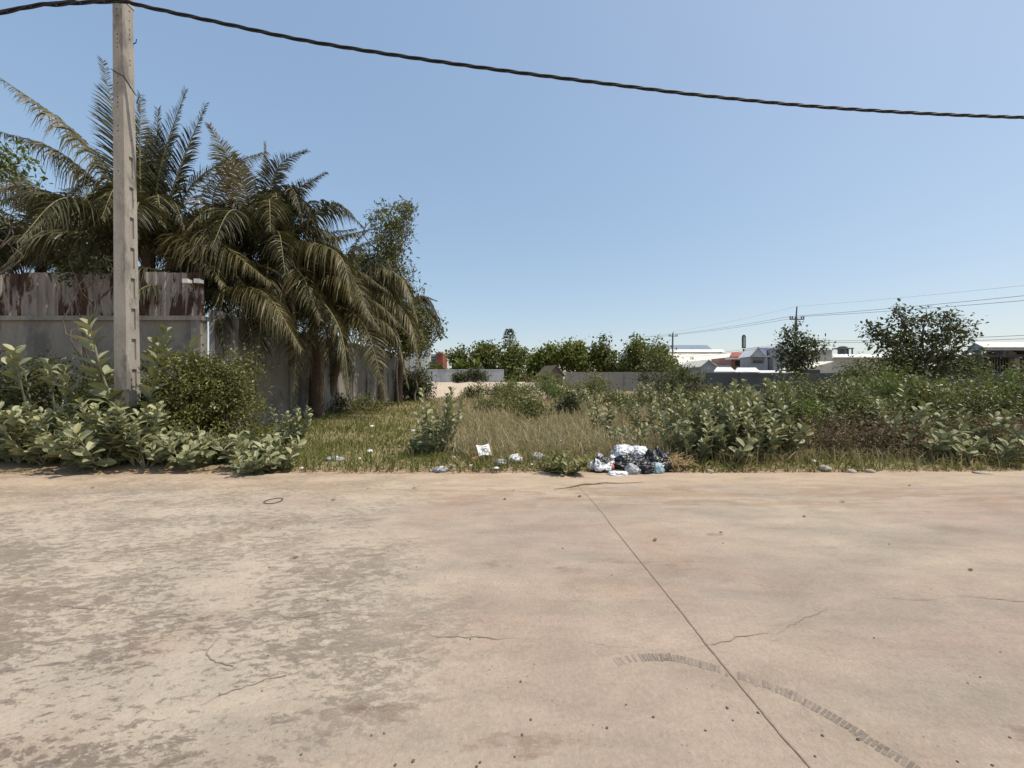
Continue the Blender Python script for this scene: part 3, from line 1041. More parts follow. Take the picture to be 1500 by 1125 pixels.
    palm('small far coconut palm with grey trunk at the end of the wall', (-7.2, 25.0), (583, 462, 25), [
        [(586, 458), (612, 434), (640, 440)],
        [(588, 460), (622, 455, -.4), (652, 492, -.7)],
        [(582, 458), (560, 436), (535, 450)],
        [(588, 464), (612, 470, -.8), (628, 520, -1.4)],
        [(580, 462), (560, 470, -.8), (548, 520, -1.4)],
        [(584, 456), (590, 420), (606, 402)],
    ], 16, 17, 0.17, 3.4, [[(583, 466), (598, 490, -.6), (600, 550, -.8)], [(583, 466), (570, 490, -.6), (568, 545, -.8)]])


all_palms()


# ------------------------------------------------------------------ foliage builders
def lobes_leaves(q, lobes, n_per, size, tmpl, r, shell=0.45, up=0.35, m=0, vb=0.5, flat=0.8, clump=0):
    tot = sum(l[3] ** 2 for l in lobes)
    for l in lobes:
        c = np.array(l[:3])
        n = max(6, int(n_per * l[3] ** 2 / tot))
        d = unit(r.normal(0, 1, (n, 3)))
        rad = l[3] * r.random(n) ** shell
        if clump:
            k = max(4, n // clump)
            cd = unit(r.normal(0, 1, (k, 3)))
            cr = l[3] * r.random(k) ** shell
            idx = r.integers(0, k, n)
            pos = cd[idx] * cr[idx][:, None] + r.normal(0, 1, (n, 3)) * size * 1.1
            d = unit(cd[idx] * 0.6 + r.normal(0, 0.7, (n, 3)))
        else:
            pos = d * rad[:, None]
        pos = pos * np.array([1, 1, flat])
        o = c + pos
        axis = unit(d * 0.7 + r.normal(0, 0.55, (n, 3)) + np.array([0, 0, -0.1]))
        nrm = unit(np.array([0, 0, 1.0]) * (up + 0.4) + d * 0.5 + r.normal(0, 0.45, (n, 3)))
        s = size * r.uniform(0.6, 1.35, n)
        v = np.clip(vb + r.normal(0, 0.22, n) + r.normal(0, 0.08), 0, 1)
        q.place(tmpl, o, axis, nrm, s, v, m)


def branch_to(q, a, b, r0, r1, r, wig=0.08, n=7, nn=6):
    a, b = np.array(a, float), np.array(b, float)
    L = np.linalg.norm(b - a)
    P = a + (b - a) * np.linspace(0, 1, n)[:, None]
    P[1:-1] += r.normal(0, wig * L * 0.5, (n - 2, 3))
    P[1:-1, 2] += L * 0.06 * np.sin(np.linspace(0, math.pi, n))[1:-1]
    q.tube(smooth_path(P, n * 2), np.linspace(r0, r1, n * 2), nn)


def tree(name, label, cat, base, lobes, n, size, mat, seed, trunk_r=0.15, fork=0.45, tmpl=KITE, clump=7, bark='bark', group=None, shell=0.4, flat=0.85, twigs=3, vb=0.5, nm=('trunk', 'crown')):
    r = np.random.default_rng(seed)
    b = np.array([base[0], base[1], float(ground_z(base[0], base[1])) - 0.05])
    t = thing(name, label, cat, b + np.array([0, 0, 0.05]), group)
    C = np.mean([l[:3] for l in lobes], axis=0)
    zmin = min(l[2] - l[3] for l in lobes)
    f = b + (C - b) * fork
    q = Q()
    branch_to(q, b, f, trunk_r * 1.2, trunk_r * 0.75, r, 0.05, 7, 8)
    for l in lobes:
        c = np.array(l[:3])
        branch_to(q, f + (c - f) * 0.0, c, trunk_r * 0.55, trunk_r * 0.14, r, 0.1)
        for k in range(twigs):
            d = unit(r.normal(0, 1, 3) + np.array([0, 0, 0.4]))
            branch_to(q, f + (c - f) * r.uniform(0.55, 1.0), c + d * l[3] * 0.85, trunk_r * 0.16, trunk_r * 0.04 + 0.004, r, 0.1, 5, 4)
    q.build(nm[0], M[bark], t, True)
    q = Q()
    lobes_leaves(q, lobes, n, size, tmpl, r, shell, clump=clump, flat=flat, vb=vb)
    q.build(nm[1], M[mat] if isinstance(mat, str) else mat, t)
    return t


def px_lobes(Y, lst, zs=1.0):
    out = []
    for e in lst:
        px, py, rp = e[:3]
        dY = e[3] if len(e) > 3 else 0
        p = at(px, py, Y + dY)
        out.append((p[0], p[1], p[2], rp / F * (Y + dY)))
    return out


def shrub(name, label, px, Y, w, ztop, n, size, mat, seed, k=14, depth=1.0, tmpl=KITE, group=None, clump=6, cat='bush', z0=0.0, vb=0.5):
    """rounded irregular bush: w wide (m), to height ztop"""
    r = np.random.default_rng(seed)
    x = (px - 750) / F * Y
    gz = float(ground_z(x, Y)) + z0
    h = ztop - gz
    lobes = []
    for i in range(k):
        a = r.uniform(0, 6.283)
        rr = math.sqrt(r.random())
        hx, hy = math.cos(a) * rr, math.sin(a) * rr
        zz = h * (0.18 + 0.6 * r.random()) * (1 - 0.35 * rr * rr)
        s = min(h * 0.32, w * 0.24) * r.uniform(0.5, 1.25)
        lobes.append((x + hx * (w / 2 - s), Y + hy * (w / 2 - s) * depth, gz + max(zz, s * 0.75), s))
    lobes.append((x, Y, ztop - min(h, w) * 0.2, min(h, w) * 0.2))
    t = thing(name, label, cat, (x, Y, gz), group)
    q = Q()
    for l in lobes:
        b = np.array([x + r.normal(0, w * 0.06), Y + r.normal(0, w * 0.06), gz - 0.05])
        branch_to(q, b, l[:3], 0.012 + 0.008 * w, 0.005, r, 0.1, 5, 5)
        for j in range(2):
            d = unit(r.normal(0, 1, 3) + np.array([0, 0, 0.5]))
            branch_to(q, l[:3], np.array(l[:3]) + d * l[3] * 1.05, 0.006, 0.002, r, 0.1, 4, 4)
    q.build('stems', M['bark'], t, True)
    q = Q()
    stray = []
    for l in lobes:
        for j in range(3):
            d = unit(r.normal(0, 1, 3) + np.array([0, 0, 0.7]))
            e = np.array(l[:3]) + d * l[3] * r.uniform(1.0, 1.5)
            e[2] = max(e[2], gz + 0.1)
            stray.append((e[0], e[1], e[2], l[3] * r.uniform(0.18, 0.36)))
    lobes_leaves(q, lobes, int(n * 0.82), size, tmpl, r, 0.45, clump=clump, flat=0.9, vb=vb)
    lobes_leaves(q, stray, int(n * 0.18), size * 1.1, tmpl, r, 0.8, clump=clump, flat=1.0, vb=min(vb + .12, 1))
    q.build('foliage', M[mat], t)
    return t


# ------------------------------------------------------------------ milkweed prototypes (one per habit), then copies
def milkweed(seed, height, stems, spread, leaf=0.13, bare=0.3):
    r = np.random.default_rng(seed)
    t = thing('milkweed_plant', 'x', 'shrub', (0, 0, 0))
    qs, ql = Q(), Q()
    for i in range(stems):
        a = i * 2.4 + r.normal(0, 0.3)
        lean = spread * r.uniform(0.3, 1.0)
        H = height * r.uniform(0.6, 1.0)
        h = np.array([math.cos(a), math.sin(a), 0])
        b = h * 0.06 * r.random() + np.array([0, 0, -0.03])
        p1 = b + h * lean * 0.55 + np.array([0, 0, H * 0.5])
        p2 = b + h * lean * 0.85 + np.array([r.normal(0, .05), r.normal(0, .05), H])
        P = smooth_path([b, p1, p2], 14)
        qs.tube(P, np.linspace(0.016, 0.006, 14), 6)
        d = np.concatenate([[0], np.cumsum(np.linalg.norm(np.diff(P, axis=0), axis=1))])
        s = bare * r.uniform(0.7, 1.2) * d[-1]
        k = 0
        az0 = r.uniform(0, 6.28)
        O, D, Nn, S, Vv = [], [], [], [], []
        while s < d[-1]:
            u = s / d[-1]
            p = np.array([np.interp(s, d, P[:, c]) for c in range(3)])
            T = np.array([np.interp(s, d, np.gradient(P[:, c])) for c in range(3)])
            T = T / np.linalg.norm(T)
            az = az0 + k * math.pi / 2 + r.normal(0, .15)
            for sg in (0, math.pi):
                e = np.array([math.cos(az + sg), math.sin(az + sg), 0])
                upness = 0.55 + 0.75 * u ** 2
                dd = e + T * upness + r.normal(0, 0.22, 3)
                if r.random() < 0.1:
                    continue
                O.append(p)
                D.append(dd)
                Nn.append(T - e * 0.4 + r.normal(0, 0.25, 3))
                sz = leaf * (1.1 - 0.45 * u ** 4) * r.uniform(0.75, 1.15)
                S.append([sz * r.uniform(0.95, 1.2), sz, sz])
                Vv.append(np.clip(0.42 + 0.2 * u + r.normal(0, 0.14) + (0.35 if r.random() < 0.03 else 0), 0, 1))
            s += leaf * r.uniform(0.38, 0.55) * (1.15 - 0.45 * u)
            k += 1
        ql.place(OVAL, O, D, Nn, np.array(S), np.array(Vv))
    qs.build('stems', M['twig'], t, True)
    ql.build('leaves', M['milk'], t)
    return t


PROTO = [
    milkweed(1, 0.75, 8, 0.65, 0.22, 0.12),      # 0 low spreading
    milkweed(2, 1.15, 7, 0.6, 0.22, 0.28),        # 1 medium
    milkweed(3, 1.6, 6, 0.65, 0.20, 0.40),         # 2 tall
    milkweed(4, 1.0, 9, 0.6, 0.19, 0.2),       # 3 dense
    milkweed(5, 1.45, 4, 0.9, 0.21, 0.74),       # 4 sprawling, bare stems
    milkweed(6, 0.45, 8, 0.4, 0.17, 0.1),        # 5 seedling clump
]
PUSED = [False] * len(PROTO)


def put(k, x, y, rz, sc, label, group=None):
    z = float(ground_z(x, y))
    if not PUSED[k]:
        PUSED[k] = True
        o = PROTO[k]
        o.location = (x, y, z)
        o.rotation_euler = (0, 0, rz)
        o.scale = (sc, sc, sc)
        o['label'] = label
        if group:
            o['group'] = group
        return o
    o = copy_thing(PROTO[k], (x, y, z), rz, sc, label)
    if group:
        o['group'] = group
    elif 'group' in o:
        del o['group']
    return o


def putpx(k, px, py_base, sc, label, group=None, rz=None):
    p = gpt(px, py_base, 0.05)
    return put(k, p[0], p[1], random.uniform(0, 6.28) if rz is None else rz, sc, label, group)


def vegetation_left():
    shrub('leafy_bush', 'large rounded bush of small bright green leaves right of the roadside pole', 304, 8.5, 2.9, 2.14, 24000, 0.066, 'bush', 21, 30, 0.7)
    shrub('leafy_bush', 'dark green bush behind the milkweeds left of the roadside pole', 62, 9.0, 3.6, 2.05, 11000, 0.075, 'bush_dark', 22, 24, 0.6)
    shrub('leafy_bush', 'green bush wrapped round the foot of the roadside pole', 185, 8.0, 2.6, 1.45, 11000, 0.07, 'bush', 23, 18, 0.5, vb=0.35)
    shrub('leafy_bush', 'dark bush at the far left edge under the leaning tree', -60, 9.2, 2.6, 1.9, 7000, 0.08, 'bush_dark', 24, 14, 0.6)
    g = 'milkweeds along the left road edge'
    lab = 'pale grey green milkweed in the leafy bank along the left road edge'
    r = random.Random(4)
    for i in range(46):
        px = -60 + i * 10.2 + r.uniform(-8, 8)
        y = r.uniform(6.8, 7.4) if i % 2 else r.uniform(7.2, 8.0)
        x = (px - 750) / F * y
        k = r.choice([0, 1, 0, 3, 3, 3])
        s = r.uniform(0.85, 1.1)
        if px > 215:
            k = r.choice([0, 5, 0])
            s = r.uniform(0.7, 0.95)
            y = min(y, 7.3)
        put(k, x, y, r.uniform(0, 6.28), s, lab, g)
    put(2, at(222, 0, 8.05)[0], 7.95, 1.0, 1.75, 'tall milkweed standing close against the right side of the concrete pole')
    put(4, at(152, 0, 8.3)[0], 8.1, 2.2, 1.45, 'tall milkweed stem rising just left of the concrete pole')
    put(4, at(85, 0, 8.5)[0], 8.2, 0.7, 1.5, 'milkweed with long bare stems sprawling left of the pole')
    put(4, at(110, 0, 8.8)[0], 8.6, 2.9, 1.6, 'milkweed with upright leaf rosettes in front of the grey wall')
    put(1, at(180, 0, 7.2)[0], 7.15, 2.0, 1.05, 'leafy milkweed directly in front of the foot of the concrete pole')
    put(3, at(205, 0, 7.2)[0], 7.2, 4.0, 1.1, 'dense milkweed in front of the right edge of the pole foot')
    putpx(3, 432, 655, 0.9, 'milkweed at the right end of the left bank beside the grass')
    putpx(0, 372, 688, 0.75, 'low milkweed at the road edge, at the tip of the left bank')


vegetation_left()


def trees_left():
    tree('leafy_tree', 'bright green tree leaning in at the left edge of the view', 'tree', (-12.6, 9.55), px_lobes(9.6, [
        (-14, 222, 18), (14, 222, 16), (-30, 245, 22), (40, 240, 11), (5, 250, 12), (-60, 220, 40), (58, 268, 8), (-40, 290, 22)]), 1300, 0.11, 'bright', 31, 0.03, 0.6, OVAL, 6, shell=0.5)
    # twin thin stems in front of the wall
    tree('thin_tree', 'spindly tree with two thin stems in front of the grey wall', 'tree', (-11.0, 10.2), px_lobes(10.2, [
        (118, 380, 20), (145, 390, 16), (100, 400, 14)]), 420, 0.1, 'bush_dark', 32, 0.05, 0.25, KITE, 5)
    tree('feathery_tree', 'loose feathery green tree rising behind the right side of the palms', 'tree', (-7.3, 22.0), px_lobes(22, [
        (560, 385, 42), (540, 430, 44), (582, 425, 38), (515, 455, 40, -1), (600, 465, 28), (560, 480, 45), (575, 330, 20), (592, 310, 18, .5), (548, 318, 12), (605, 500, 30), (570, 355, 26), (530, 385, 26)]),
        13000, 0.20, 'feather', 33, 0.13, 0.45, LANCE, 12, shell=0.75, twigs=6, vb=0.6)
    tree('thin_tree', 'thin airy tree top with sparse leaves above the feathery tree', 'tree', (-6.9, 24), px_lobes(24, [
        (585, 330, 22), (595, 305, 14), (565, 308, 14), (600, 345, 12), (548, 335, 10), (575, 370, 24)]), 1100, 0.17, 'feather', 34, 0.06, 0.75, KITE, 5, shell=0.8, twigs=6)
    tree('feathery_tree', 'low feathery branches reaching out at the end of the palm clump', 'tree', (-6.6, 27), px_lobes(27, [
        (600, 470, 22), (620, 485, 18), (635, 470, 10), (612, 505, 20), (642, 488, 9), (585, 500, 25)]), 3800, 0.22, 'feather', 35, 0.07, 0.6, KITE, 8, shell=0.7, twigs=5)
    shrub('leafy_bush', 'dark round bush at the far end of the wall behind the palms', 608, 29, 3.7, 2.75, 6000, 0.16, 'bush_dark', 36, 22, 0.8)
    shrub('leafy_bush', 'small dark weeds at the foot of the shaggy palm', 500, 17.5, 1.1, 0.85, 700, 0.1, 'bush_dark', 37, 7)
    shrub('leafy_bush', 'leafy weeds along the foot of the wall beyond the shaggy palm', 535, 19.5, 2.4, 0.75, 1100, 0.11, 'olive', 38, 10)


trees_left()


def vegetation_middle():
    putpx(2, 650, 664, 0.92, 'tall pale milkweed standing alone in the grass near the road', None, 0.4)
    putpx(3, 640, 666, 0.9, 'dark bushy milkweed at the foot of the lone tall milkweed', None, 2.0)
    putpx(5, 612, 662, 0.8, 'small yellowish milkweed left of the lone tall milkweed')
    putpx(5, 832, 689, 0.95, 'low yellow green plant at the road edge left of the rubbish bags', None, 1.3)
    putpx(5, 818, 686, 0.75, 'low pale seedling plant beside the yellow green roadside plant')
    r = random.Random(9)
    for i, (px, pyb, w, zt, mat) in enumerate([
        (770, 610, 2.4, 1.15, 'bush'), (742, 598, 1.8, 1.1, 'olive'), (700, 588, 2.6, 1.15, 'olive'), (800, 588, 3.2, 1.5, 'bright'),
        (745, 583, 2.6, 1.55, 'bush'), (845, 592, 2.2, 1.25, 'olive'), (870, 584, 3.0, 1.85, 'olive'), (805, 580, 2.6, 1.7, 'bush_dark'),
        (752, 580, 4.0, 1.75, 'bright'), (775, 579, 4.4, 2.0, 'olive'), (728, 584, 3.0, 1.35, 'olive'), (825, 581, 3.6, 1.9, 'bright'), (900, 600, 2.2, 1.1, 'bush'), (940, 605, 2.0, 1.15, 'olive'), (835, 612, 1.4, 0.8, 'bush_dark'), (715, 606, 1.4, 0.8, 'olive'), (780, 622, 1.3, 0.85, 'bush')]):
        shrub('weed_clump', 'low green weed clump in the dry grass in the middle of the lot', px, 899 / (pyb - 556), w, zt, 1300, 0.11 if pyb > 595 else 0.15, mat, 50 + i, 9, tmpl=LANCE if i % 2 else KITE, group='weed clumps in the middle of the lot', cat='weed')
    for i, (px, pyb, k, s) in enumerate([(885, 632, 1, 0.8), (915, 622, 2, 0.75), (945, 640, 1, 0.85), (930, 655, 0, 0.8), (870, 606, 2, 0.8), (960, 618, 2, 0.9), (905, 648, 5, 1.0), (975, 600, 2, 0.95), (945, 596, 2, 0.9), (850, 596, 1, 0.9)]):
        putpx(k, px, pyb, s, 'milkweed scattered in the dry grass behind the rubbish bags', 'milkweeds behind the rubbish bags')
    for o in bpy.data.objects:
        if 'yellow green plant' in str(o.get('label', '')) or 'pale seedling' in str(o.get('label', '')):
            for ch in o.children:
                if ch.name.startswith('leaves'):
                    ch.material_slots[0].link = 'OBJECT'
                    ch.material_slots[0].material = M['yellowgreen']
    # in front of the pale wall
    shrub('leafy_bush', 'dark bushes growing against the pale blue grey wall, larger clump', 695, 59, 4.6, 3.15, 1600, 0.32, 'bush_dark', 71, 12)
    shrub('leafy_bush', 'small dark bush against the pale blue grey wall, left of the larger clump', 671, 60, 3.0, 2.6, 700, 0.3, 'bush_dark', 72, 8)
    shrub('leafy_bush', 'brown tinged bush in front of the small hut', 803, 44, 3.4, 2.35, 1200, 0.25, 'olive', 73, 10)
    shrub('leafy_bush', 'sparse olive bush in front of the grey block wall', 868, 42, 3.6, 2.1, 900, 0.25, 'olive', 74, 10)


vegetation_middle()


def vegetation_right():
    # milkweeds in front
    r = random.Random(12)
    g = 'milkweeds in front of the right thicket'
    lab = 'large pale leaved milkweed at the front of the thicket right of the rubbish'
    for px, y, k, s in [(1010, 7.9, 2, 0.95), (1040, 8.3, 2, 1.05), (1072, 7.8, 2, 1.0), (1100, 8.2, 2, 1.05), (1128, 7.7, 1, 1.15), (1055, 7.5, 1, 1.0), (1090, 7.45, 3, 1.0), (1020, 8.8, 2, 1.1), (1140, 8.6, 2, 1.1), (1118, 9.2, 2, 1.15), (985, 8.8, 2, 0.85), (1080, 9.3, 2, 1.15), (1000, 7.5, 1, .9), (1025, 7.3, 3, .9), (1075, 7.3, 0, 1.1), (1115, 7.3, 3, 1.0), (1140, 7.6, 1, 1.0), (1045, 7.7, 1, 1.1), (1090, 7.9, 2, 1.0), (1062, 8.6, 2, 1.1)]:
        put(k, (px - 750) / F * y, y, r.uniform(0, 6.28), s * 0.86, lab, g)
    lab2 = 'milkweed poking out of the top of the right thicket'
    g2 = 'milkweeds among the right thicket'
    for i in range(38):
        px = 1150 + r.uniform(0, 400)
        y = r.uniform(8.2, 12.0)
        put(r.choice([2, 2, 1, 4]), (px - 750) / F * y, y, r.uniform(0, 6.28), r.uniform(0.75, 0.98) * (0.95 if y < 10 else 1.1), lab2, g2)
    for px, y, k, s in [(1345, 7.7, 0, 1.0), (1375, 7.6, 0, 0.8), (1430, 7.8, 1, 0.85), (1405, 7.35, 5, 1.0), (1455, 7.3, 5, 1.1), (1490, 7.6, 0, 0.9), (1320, 8.0, 1, 1.0)]:
        put(k, (px - 750) / F * y, y, r.uniform(0, 6.28), s, 'low milkweed at the foot of the right thicket near the road edge', 'low milkweeds at the foot of the right thicket')
    # thicket bushes
    lab = 'tangled olive green bush in the right thicket'
    for i, (px, y, w, zt, mat, sz) in enumerate([
        (1165, 8.7, 1.7, 1.15, 'bright', 0.075), (1215, 10.0, 2.4, 1.55, 'olive', 0.08), (1260, 9.0, 2.0, 1.3, 'olive', 0.075), (1300, 10.0, 2.8, 1.65, 'bright', 0.085),
        (1350, 9.4, 2.4, 1.4, 'bush', 0.08), (1395, 10.8, 2.8, 1.6, 'olive', 0.085), (1440, 9.4, 2.4, 1.45, 'bush', 0.08), (1490, 10.2, 2.8, 1.6, 'bright', 0.085),
        (1535, 9.2, 2.6, 1.5, 'bush', 0.085), (1180, 12.2, 3.0, 1.6, 'olive', 0.09), (1250, 13, 3.2, 1.75, 'olive', 0.09), (1330, 13.2, 3.4, 1.75, 'olive', 0.09), (1470, 13, 3.6, 1.65, 'bush', 0.09), (1095, 10.8, 2.6, 1.3, 'bush', 0.085), (1030, 12.5, 2.6, 1.25, 'olive', 0.09)]):
        shrub('thicket_bush', lab, px, y, w, zt, 5200, sz, mat, 90 + i, 14, tmpl=LANCE if i % 3 == 0 else KITE, group='bushes of the right thicket')
    # bare brown twiggy shrubs at the front
    for i, (px, y) in enumerate([(1185, 7.9), (1225, 7.7), (1265, 7.8), (1305, 7.7), (1150, 7.9), (1350, 8.2), (1390, 8.1), (1470, 8.0), (1440, 8.4), (1510, 8.2), (1205, 8.4), (1245, 8.5), (1165, 8.3), (1285, 8.3), (1330, 7.7), (1480, 7.5)]):
        rr = np.random.default_rng(300 + i)
        x = (px - 750) / F * y
        gz = float(ground_z(x, y))
        t = thing('dry_shrub', 'dry brown twiggy shrub at the foot of the right thicket', 'bush', (x, y, gz), 'dry shrubs at the foot of the right thicket')
        q, ql = Q(), Q()
        for s in range(48):
            b = np.array([x + rr.normal(0, .22), y + rr.normal(0, .15), gz - 0.03])
            e = b + np.array([rr.normal(0, .3), rr.normal(0, .25), rr.uniform(0.25, 0.85)])
            branch_to(q, b, e, 0.007, 0.002, rr, 0.15, 5, 4)
            n = 16
            o = b + (e - b) * rr.uniform(0.3, 1.05, n)[:, None] + rr.normal(0, 0.05, (n, 3))
            ql.place(KITE, o, rr.normal(0, 1, (n, 3)), rr.normal(0, 1, (n, 3)) + np.array([0, 0, .6]), rr.uniform(0.03, 0.07, n), rr.random(n))
        q.build('stems', M['bark'], t, True)
        ql.build('foliage', M['dry'], t)
    # small trees
    tree('young_tree', 'slender young tree of paler leaves in front of the grey block wall', 'tree', at(965, 0, 24)[:2], px_lobes(24, [
        (958, 515, 14), (972, 530, 20), (950, 535, 16), (985, 545, 20), (945, 555, 18), (990, 565, 20), (965, 565, 18), (962, 500, 7)]), 1900, 0.16, 'olive', 131, 0.07, 0.45, KITE, 7, shell=0.6)
    tree('young_tree', 'dark green shrubby tree beside the slender young tree', 'tree', at(1005, 0, 19)[:2], px_lobes(19, [
        (1000, 545, 20), (1020, 555, 18), (985, 560, 20), (1010, 575, 22), (1030, 575, 14), (990, 585, 20)]), 2200, 0.13, 'feather', 132, 0.07, 0.4, KITE, 7, shell=0.6)
    tree('leafy_tree', 'small conical tree of dark glossy leaves before the distant houses', 'tree', at(1168, 0, 27)[:2], px_lobes(27, [
        (1166, 478, 8), (1160, 492, 14), (1178, 497, 13), (1152, 507, 14), (1170, 512, 18), (1190, 508, 14), (1206, 508, 9), (1145, 520, 10), (1165, 525, 18), (1185, 522, 14), (1150, 487, 5), (1140, 512, 6), (1160, 535, 14), (1178, 532, 12), (1168, 542, 12), (1150, 530, 9)]), 2200, 0.2, 'treeC', 133, 0.09, 0.5, OVAL, 8, shell=0.8)
    tree('leafy_tree', 'broad dark glossy leaved tree behind the right thicket', 'tree', at(1345, 0, 20)[:2], px_lobes(20, [
        (1318, 456, 12), (1325, 470, 14), (1285, 485, 20), (1300, 500, 24), (1355, 468, 18), (1388, 460, 14), (1400, 478, 20), (1375, 490, 26), (1330, 500, 26), (1350, 520, 30), (1310, 525, 26), (1390, 515, 24), (1410, 495, 12), (1340, 545, 30), (1300, 545, 22), (1380, 540, 24)]), 5200, 0.17, 'treeC', 134, 0.13, 0.45, OVAL, 9, shell=0.8)
    tree('leafy_tree', 'olive twiggy tree merging with the left flank of the broad glossy tree', 'tree', at(1265, 0, 17)[:2], px_lobes(17, [
        (1262, 535, 18), (1285, 545, 18), (1245, 548, 16), (1270, 560, 20), (1300, 560, 18)]), 1500, 0.13, 'olive', 135, 0.06, 0.4, KITE, 7)
    tree('leafy_tree', 'low dark tree below the roof of the unfinished building', 'tree', at(1420, 0, 24)[:2], px_lobes(24, [
        (1405, 535, 14), (1425, 530, 16), (1440, 540, 12), (1415, 548, 16)]), 900, 0.2, 'treeC', 136, 0.07, 0.4, KITE, 7)
    shrub('thicket_bush', 'green bush rising at the right edge of the view', 1495, 12, 1.6, 1.95, 1600, 0.12, 'olive', 137, 9, tmpl=OVAL)


vegetation_right()


# ------------------------------------------------------------------ far trees
def far_trees():
    spec = [(640, 538, 545, 18, 78, 'treeA'), (672, 511, 548, 38, 74, 'treeA'), (706, 502, 548, 52, 76, 'treeA'), (748, 500, 550, 62, 74, 'treeA'), (786, 514, 550, 40, 82, 'treeB'),
            (810, 505, 550, 46, 78, 'treeB'), (846, 499, 550, 52, 76, 'treeB'), (884, 493, 550, 42, 74, 'treeA'), (931, 493, 550, 62, 70, 'treeA'), (968, 508, 550, 36, 66, 'treeB')]
    labs = ['low dark tree beside the brick house at the left end of the far tree row', 'small ragged dark tree above the pale wall in the far row', 'rounded dark tree above the right end of the pale wall', 'broad tree under the spire of the tall conifer', 'lower yellow green tree between the conifer and the hut',
            'yellow green tree directly behind the thatched hut', 'rounded tree just right of the hut with brownish side', 'narrow dark pointed tree near the middle of the grey block wall', 'broad dark tree behind the grey block wall, largest of the row', 'last tree of the far row beside the white warehouse']
    for i, ((px, top, bot, w, Y, mat), lab) in enumerate(zip(spec, labs)):
        r = np.random.default_rng(400 + i)
        lob = []
        h = 556 - top
        for k in range(13):
            a = r.uniform(-1, 1)
            yy = top + h * (0.2 + 0.68 * r.random())
            fall = math.sqrt(max(0.1, 1 - ((yy - (top + h * 0.55)) / (h * 0.6)) ** 2))
            rr = w * r.uniform(0.16, 0.25)
            lob.append((px + a * (w / 2 - rr * 0.8) * fall, max(yy, top + rr * 0.85), rr, r.uniform(-2.5, 2.5)))
        lob.append((px + r.uniform(-.12, .12) * w, top + w * 0.13, w * 0.14))
        x = (px - 750) / F * Y
        tree('shade_tree', lab, 'tree', (x, Y), px_lobes(Y, lob), 3000, 0.5, mat, 420 + i, 0.22, 0.35, CLUMP, 8, group='row of far trees', shell=0.5, flat=1.0, twigs=2)
    # tall conifer with layered branches
    Y = 80
    b = at(746, 556, Y)
    t = thing('conifer', 'tall thin conifer with drooping tiers rising above the far tree row', 'tree', (b[0], Y, 1.0))
    top = at(746, 481, Y)
    q = Q()
    q.tube([(b[0], Y, 0.9), (b[0], Y, top[2])], [0.22, 0.04], 8)
    q.build('trunk', M['bark'], t, True)
    q = Q()
    r = np.random.default_rng(9)
    for k, (py, wp) in enumerate([(484, 5), (487, 7), (491, 8), (495, 10), (500, 11), (505, 12), (510, 13)]):
        z = at(0, py, Y)[2]
        L = wp / F * Y
        for a in np.linspace(0, 6.28, 8)[:-1] + k:
            for s in np.linspace(0.2, 1, 7):
                n = 2
                o = np.array([b[0] + math.cos(a) * L * s, Y + math.sin(a) * L * s, z + 0.25 * math.sin(s * 3.1) - 0.2 * s]) + r.normal(0, 0.07, (n, 3))
                q.place(CLUMP, o, np.array([math.cos(a), math.sin(a), -0.1]) + r.normal(0, .5, (n, 3)), r.normal(0, .3, (n, 3)) + np.array([0, 0, 1]), r.uniform(.25, .45, n), r.random(n))
    q.build('crown', M['treeC'], t)
    # banana-like plants above the pale wall
    for i, (px, lab) in enumerate(((676, 'pale leaved banana plant behind the left half of the pale wall'), (699, 'yellow green banana plant behind the middle of the pale wall'))):
        Y = 71
        c = at(px, 540, Y)
        t = thing('banana_plant', lab, 'plant', (c[0], Y, 1.1))
        q = Q()
        q.tube([(c[0], Y, 1.0), (c[0], Y, c[2])], [0.16, 0.1], 8)
        q.build('stem', M['twig'], t, True)
        q = Q()
        r = np.random.default_rng(40 + i)
        n = 11
        a = r.uniform(0, 6.28, n)
        D = np.stack([np.cos(a), np.sin(a), r.uniform(0.4, 2.2, n)], 1)
        q.place(LANCE, np.repeat([c], n, 0), D, r.normal(0, .3, (n, 3)) + np.array([0, 0, 1.0]), r.uniform(1.5, 2.6, n), r.uniform(.4, 1, n))
        q.build('leaves', M['bright'], t)


far_trees()

# ------------------------------------------------------------------ background walls and buildings
M['wall_blue'] = mottled('pale_rendered_wall', (0.34, 0.36, 0.37), (0.44, 0.46, 0.47), 0.9, 0.9, 0.15, 0, 7, (1, 1, 0.5), (0.30, 0.31, 0.32))
M['wall_block'] = mottled('grey_block_wall', (0.19, 0.175, 0.165), (0.235, 0.215, 0.20), 0.8, 0.9, 0.15, 0, 7, (1, 1, 0.6))
M['wall_dark'] = mottled('dark_blue_grey', (0.048, 0.053, 0.058), (0.07, 0.076, 0.082), 0.6, 0.9, 0.15, 0, 7, (1, 1, 0.5))  # dark blue grey tone, far darker than the block wall
M['brick'] = mottled('red_brick', (0.20, 0.065, 0.045), (0.28, 0.10, 0.07), 4, 0.9, 0.15, 0)
M['brownbrick'] = mottled('brown_brick', (0.095, 0.065, 0.05), (0.15, 0.10, 0.075), 2, 0.9, 0.15, 0)
M['roof_white'] = mottled('pale_metal_roof', (0.62, 0.58, 0.48), (0.74, 0.70, 0.60), 0.5, 0.6, 0.3, 0, 5, (3, 0.4, 1))
M['roof_cold'] = mottled('white_metal_roof', (0.66, 0.66, 0.64), (0.78, 0.78, 0.76), 0.5, 0.6, 0.3, 0)
M['roof_blue'] = mottled('blue_metal_roof', (0.10, 0.11, 0.19), (0.15, 0.16, 0.26), 0.8, 0.6, 0.3, 0)
M['roof_slate'] = mottled('slate_metal_roof', (0.16, 0.20, 0.24), (0.22, 0.26, 0.30), 0.4, 0.6, 0.3, 0)
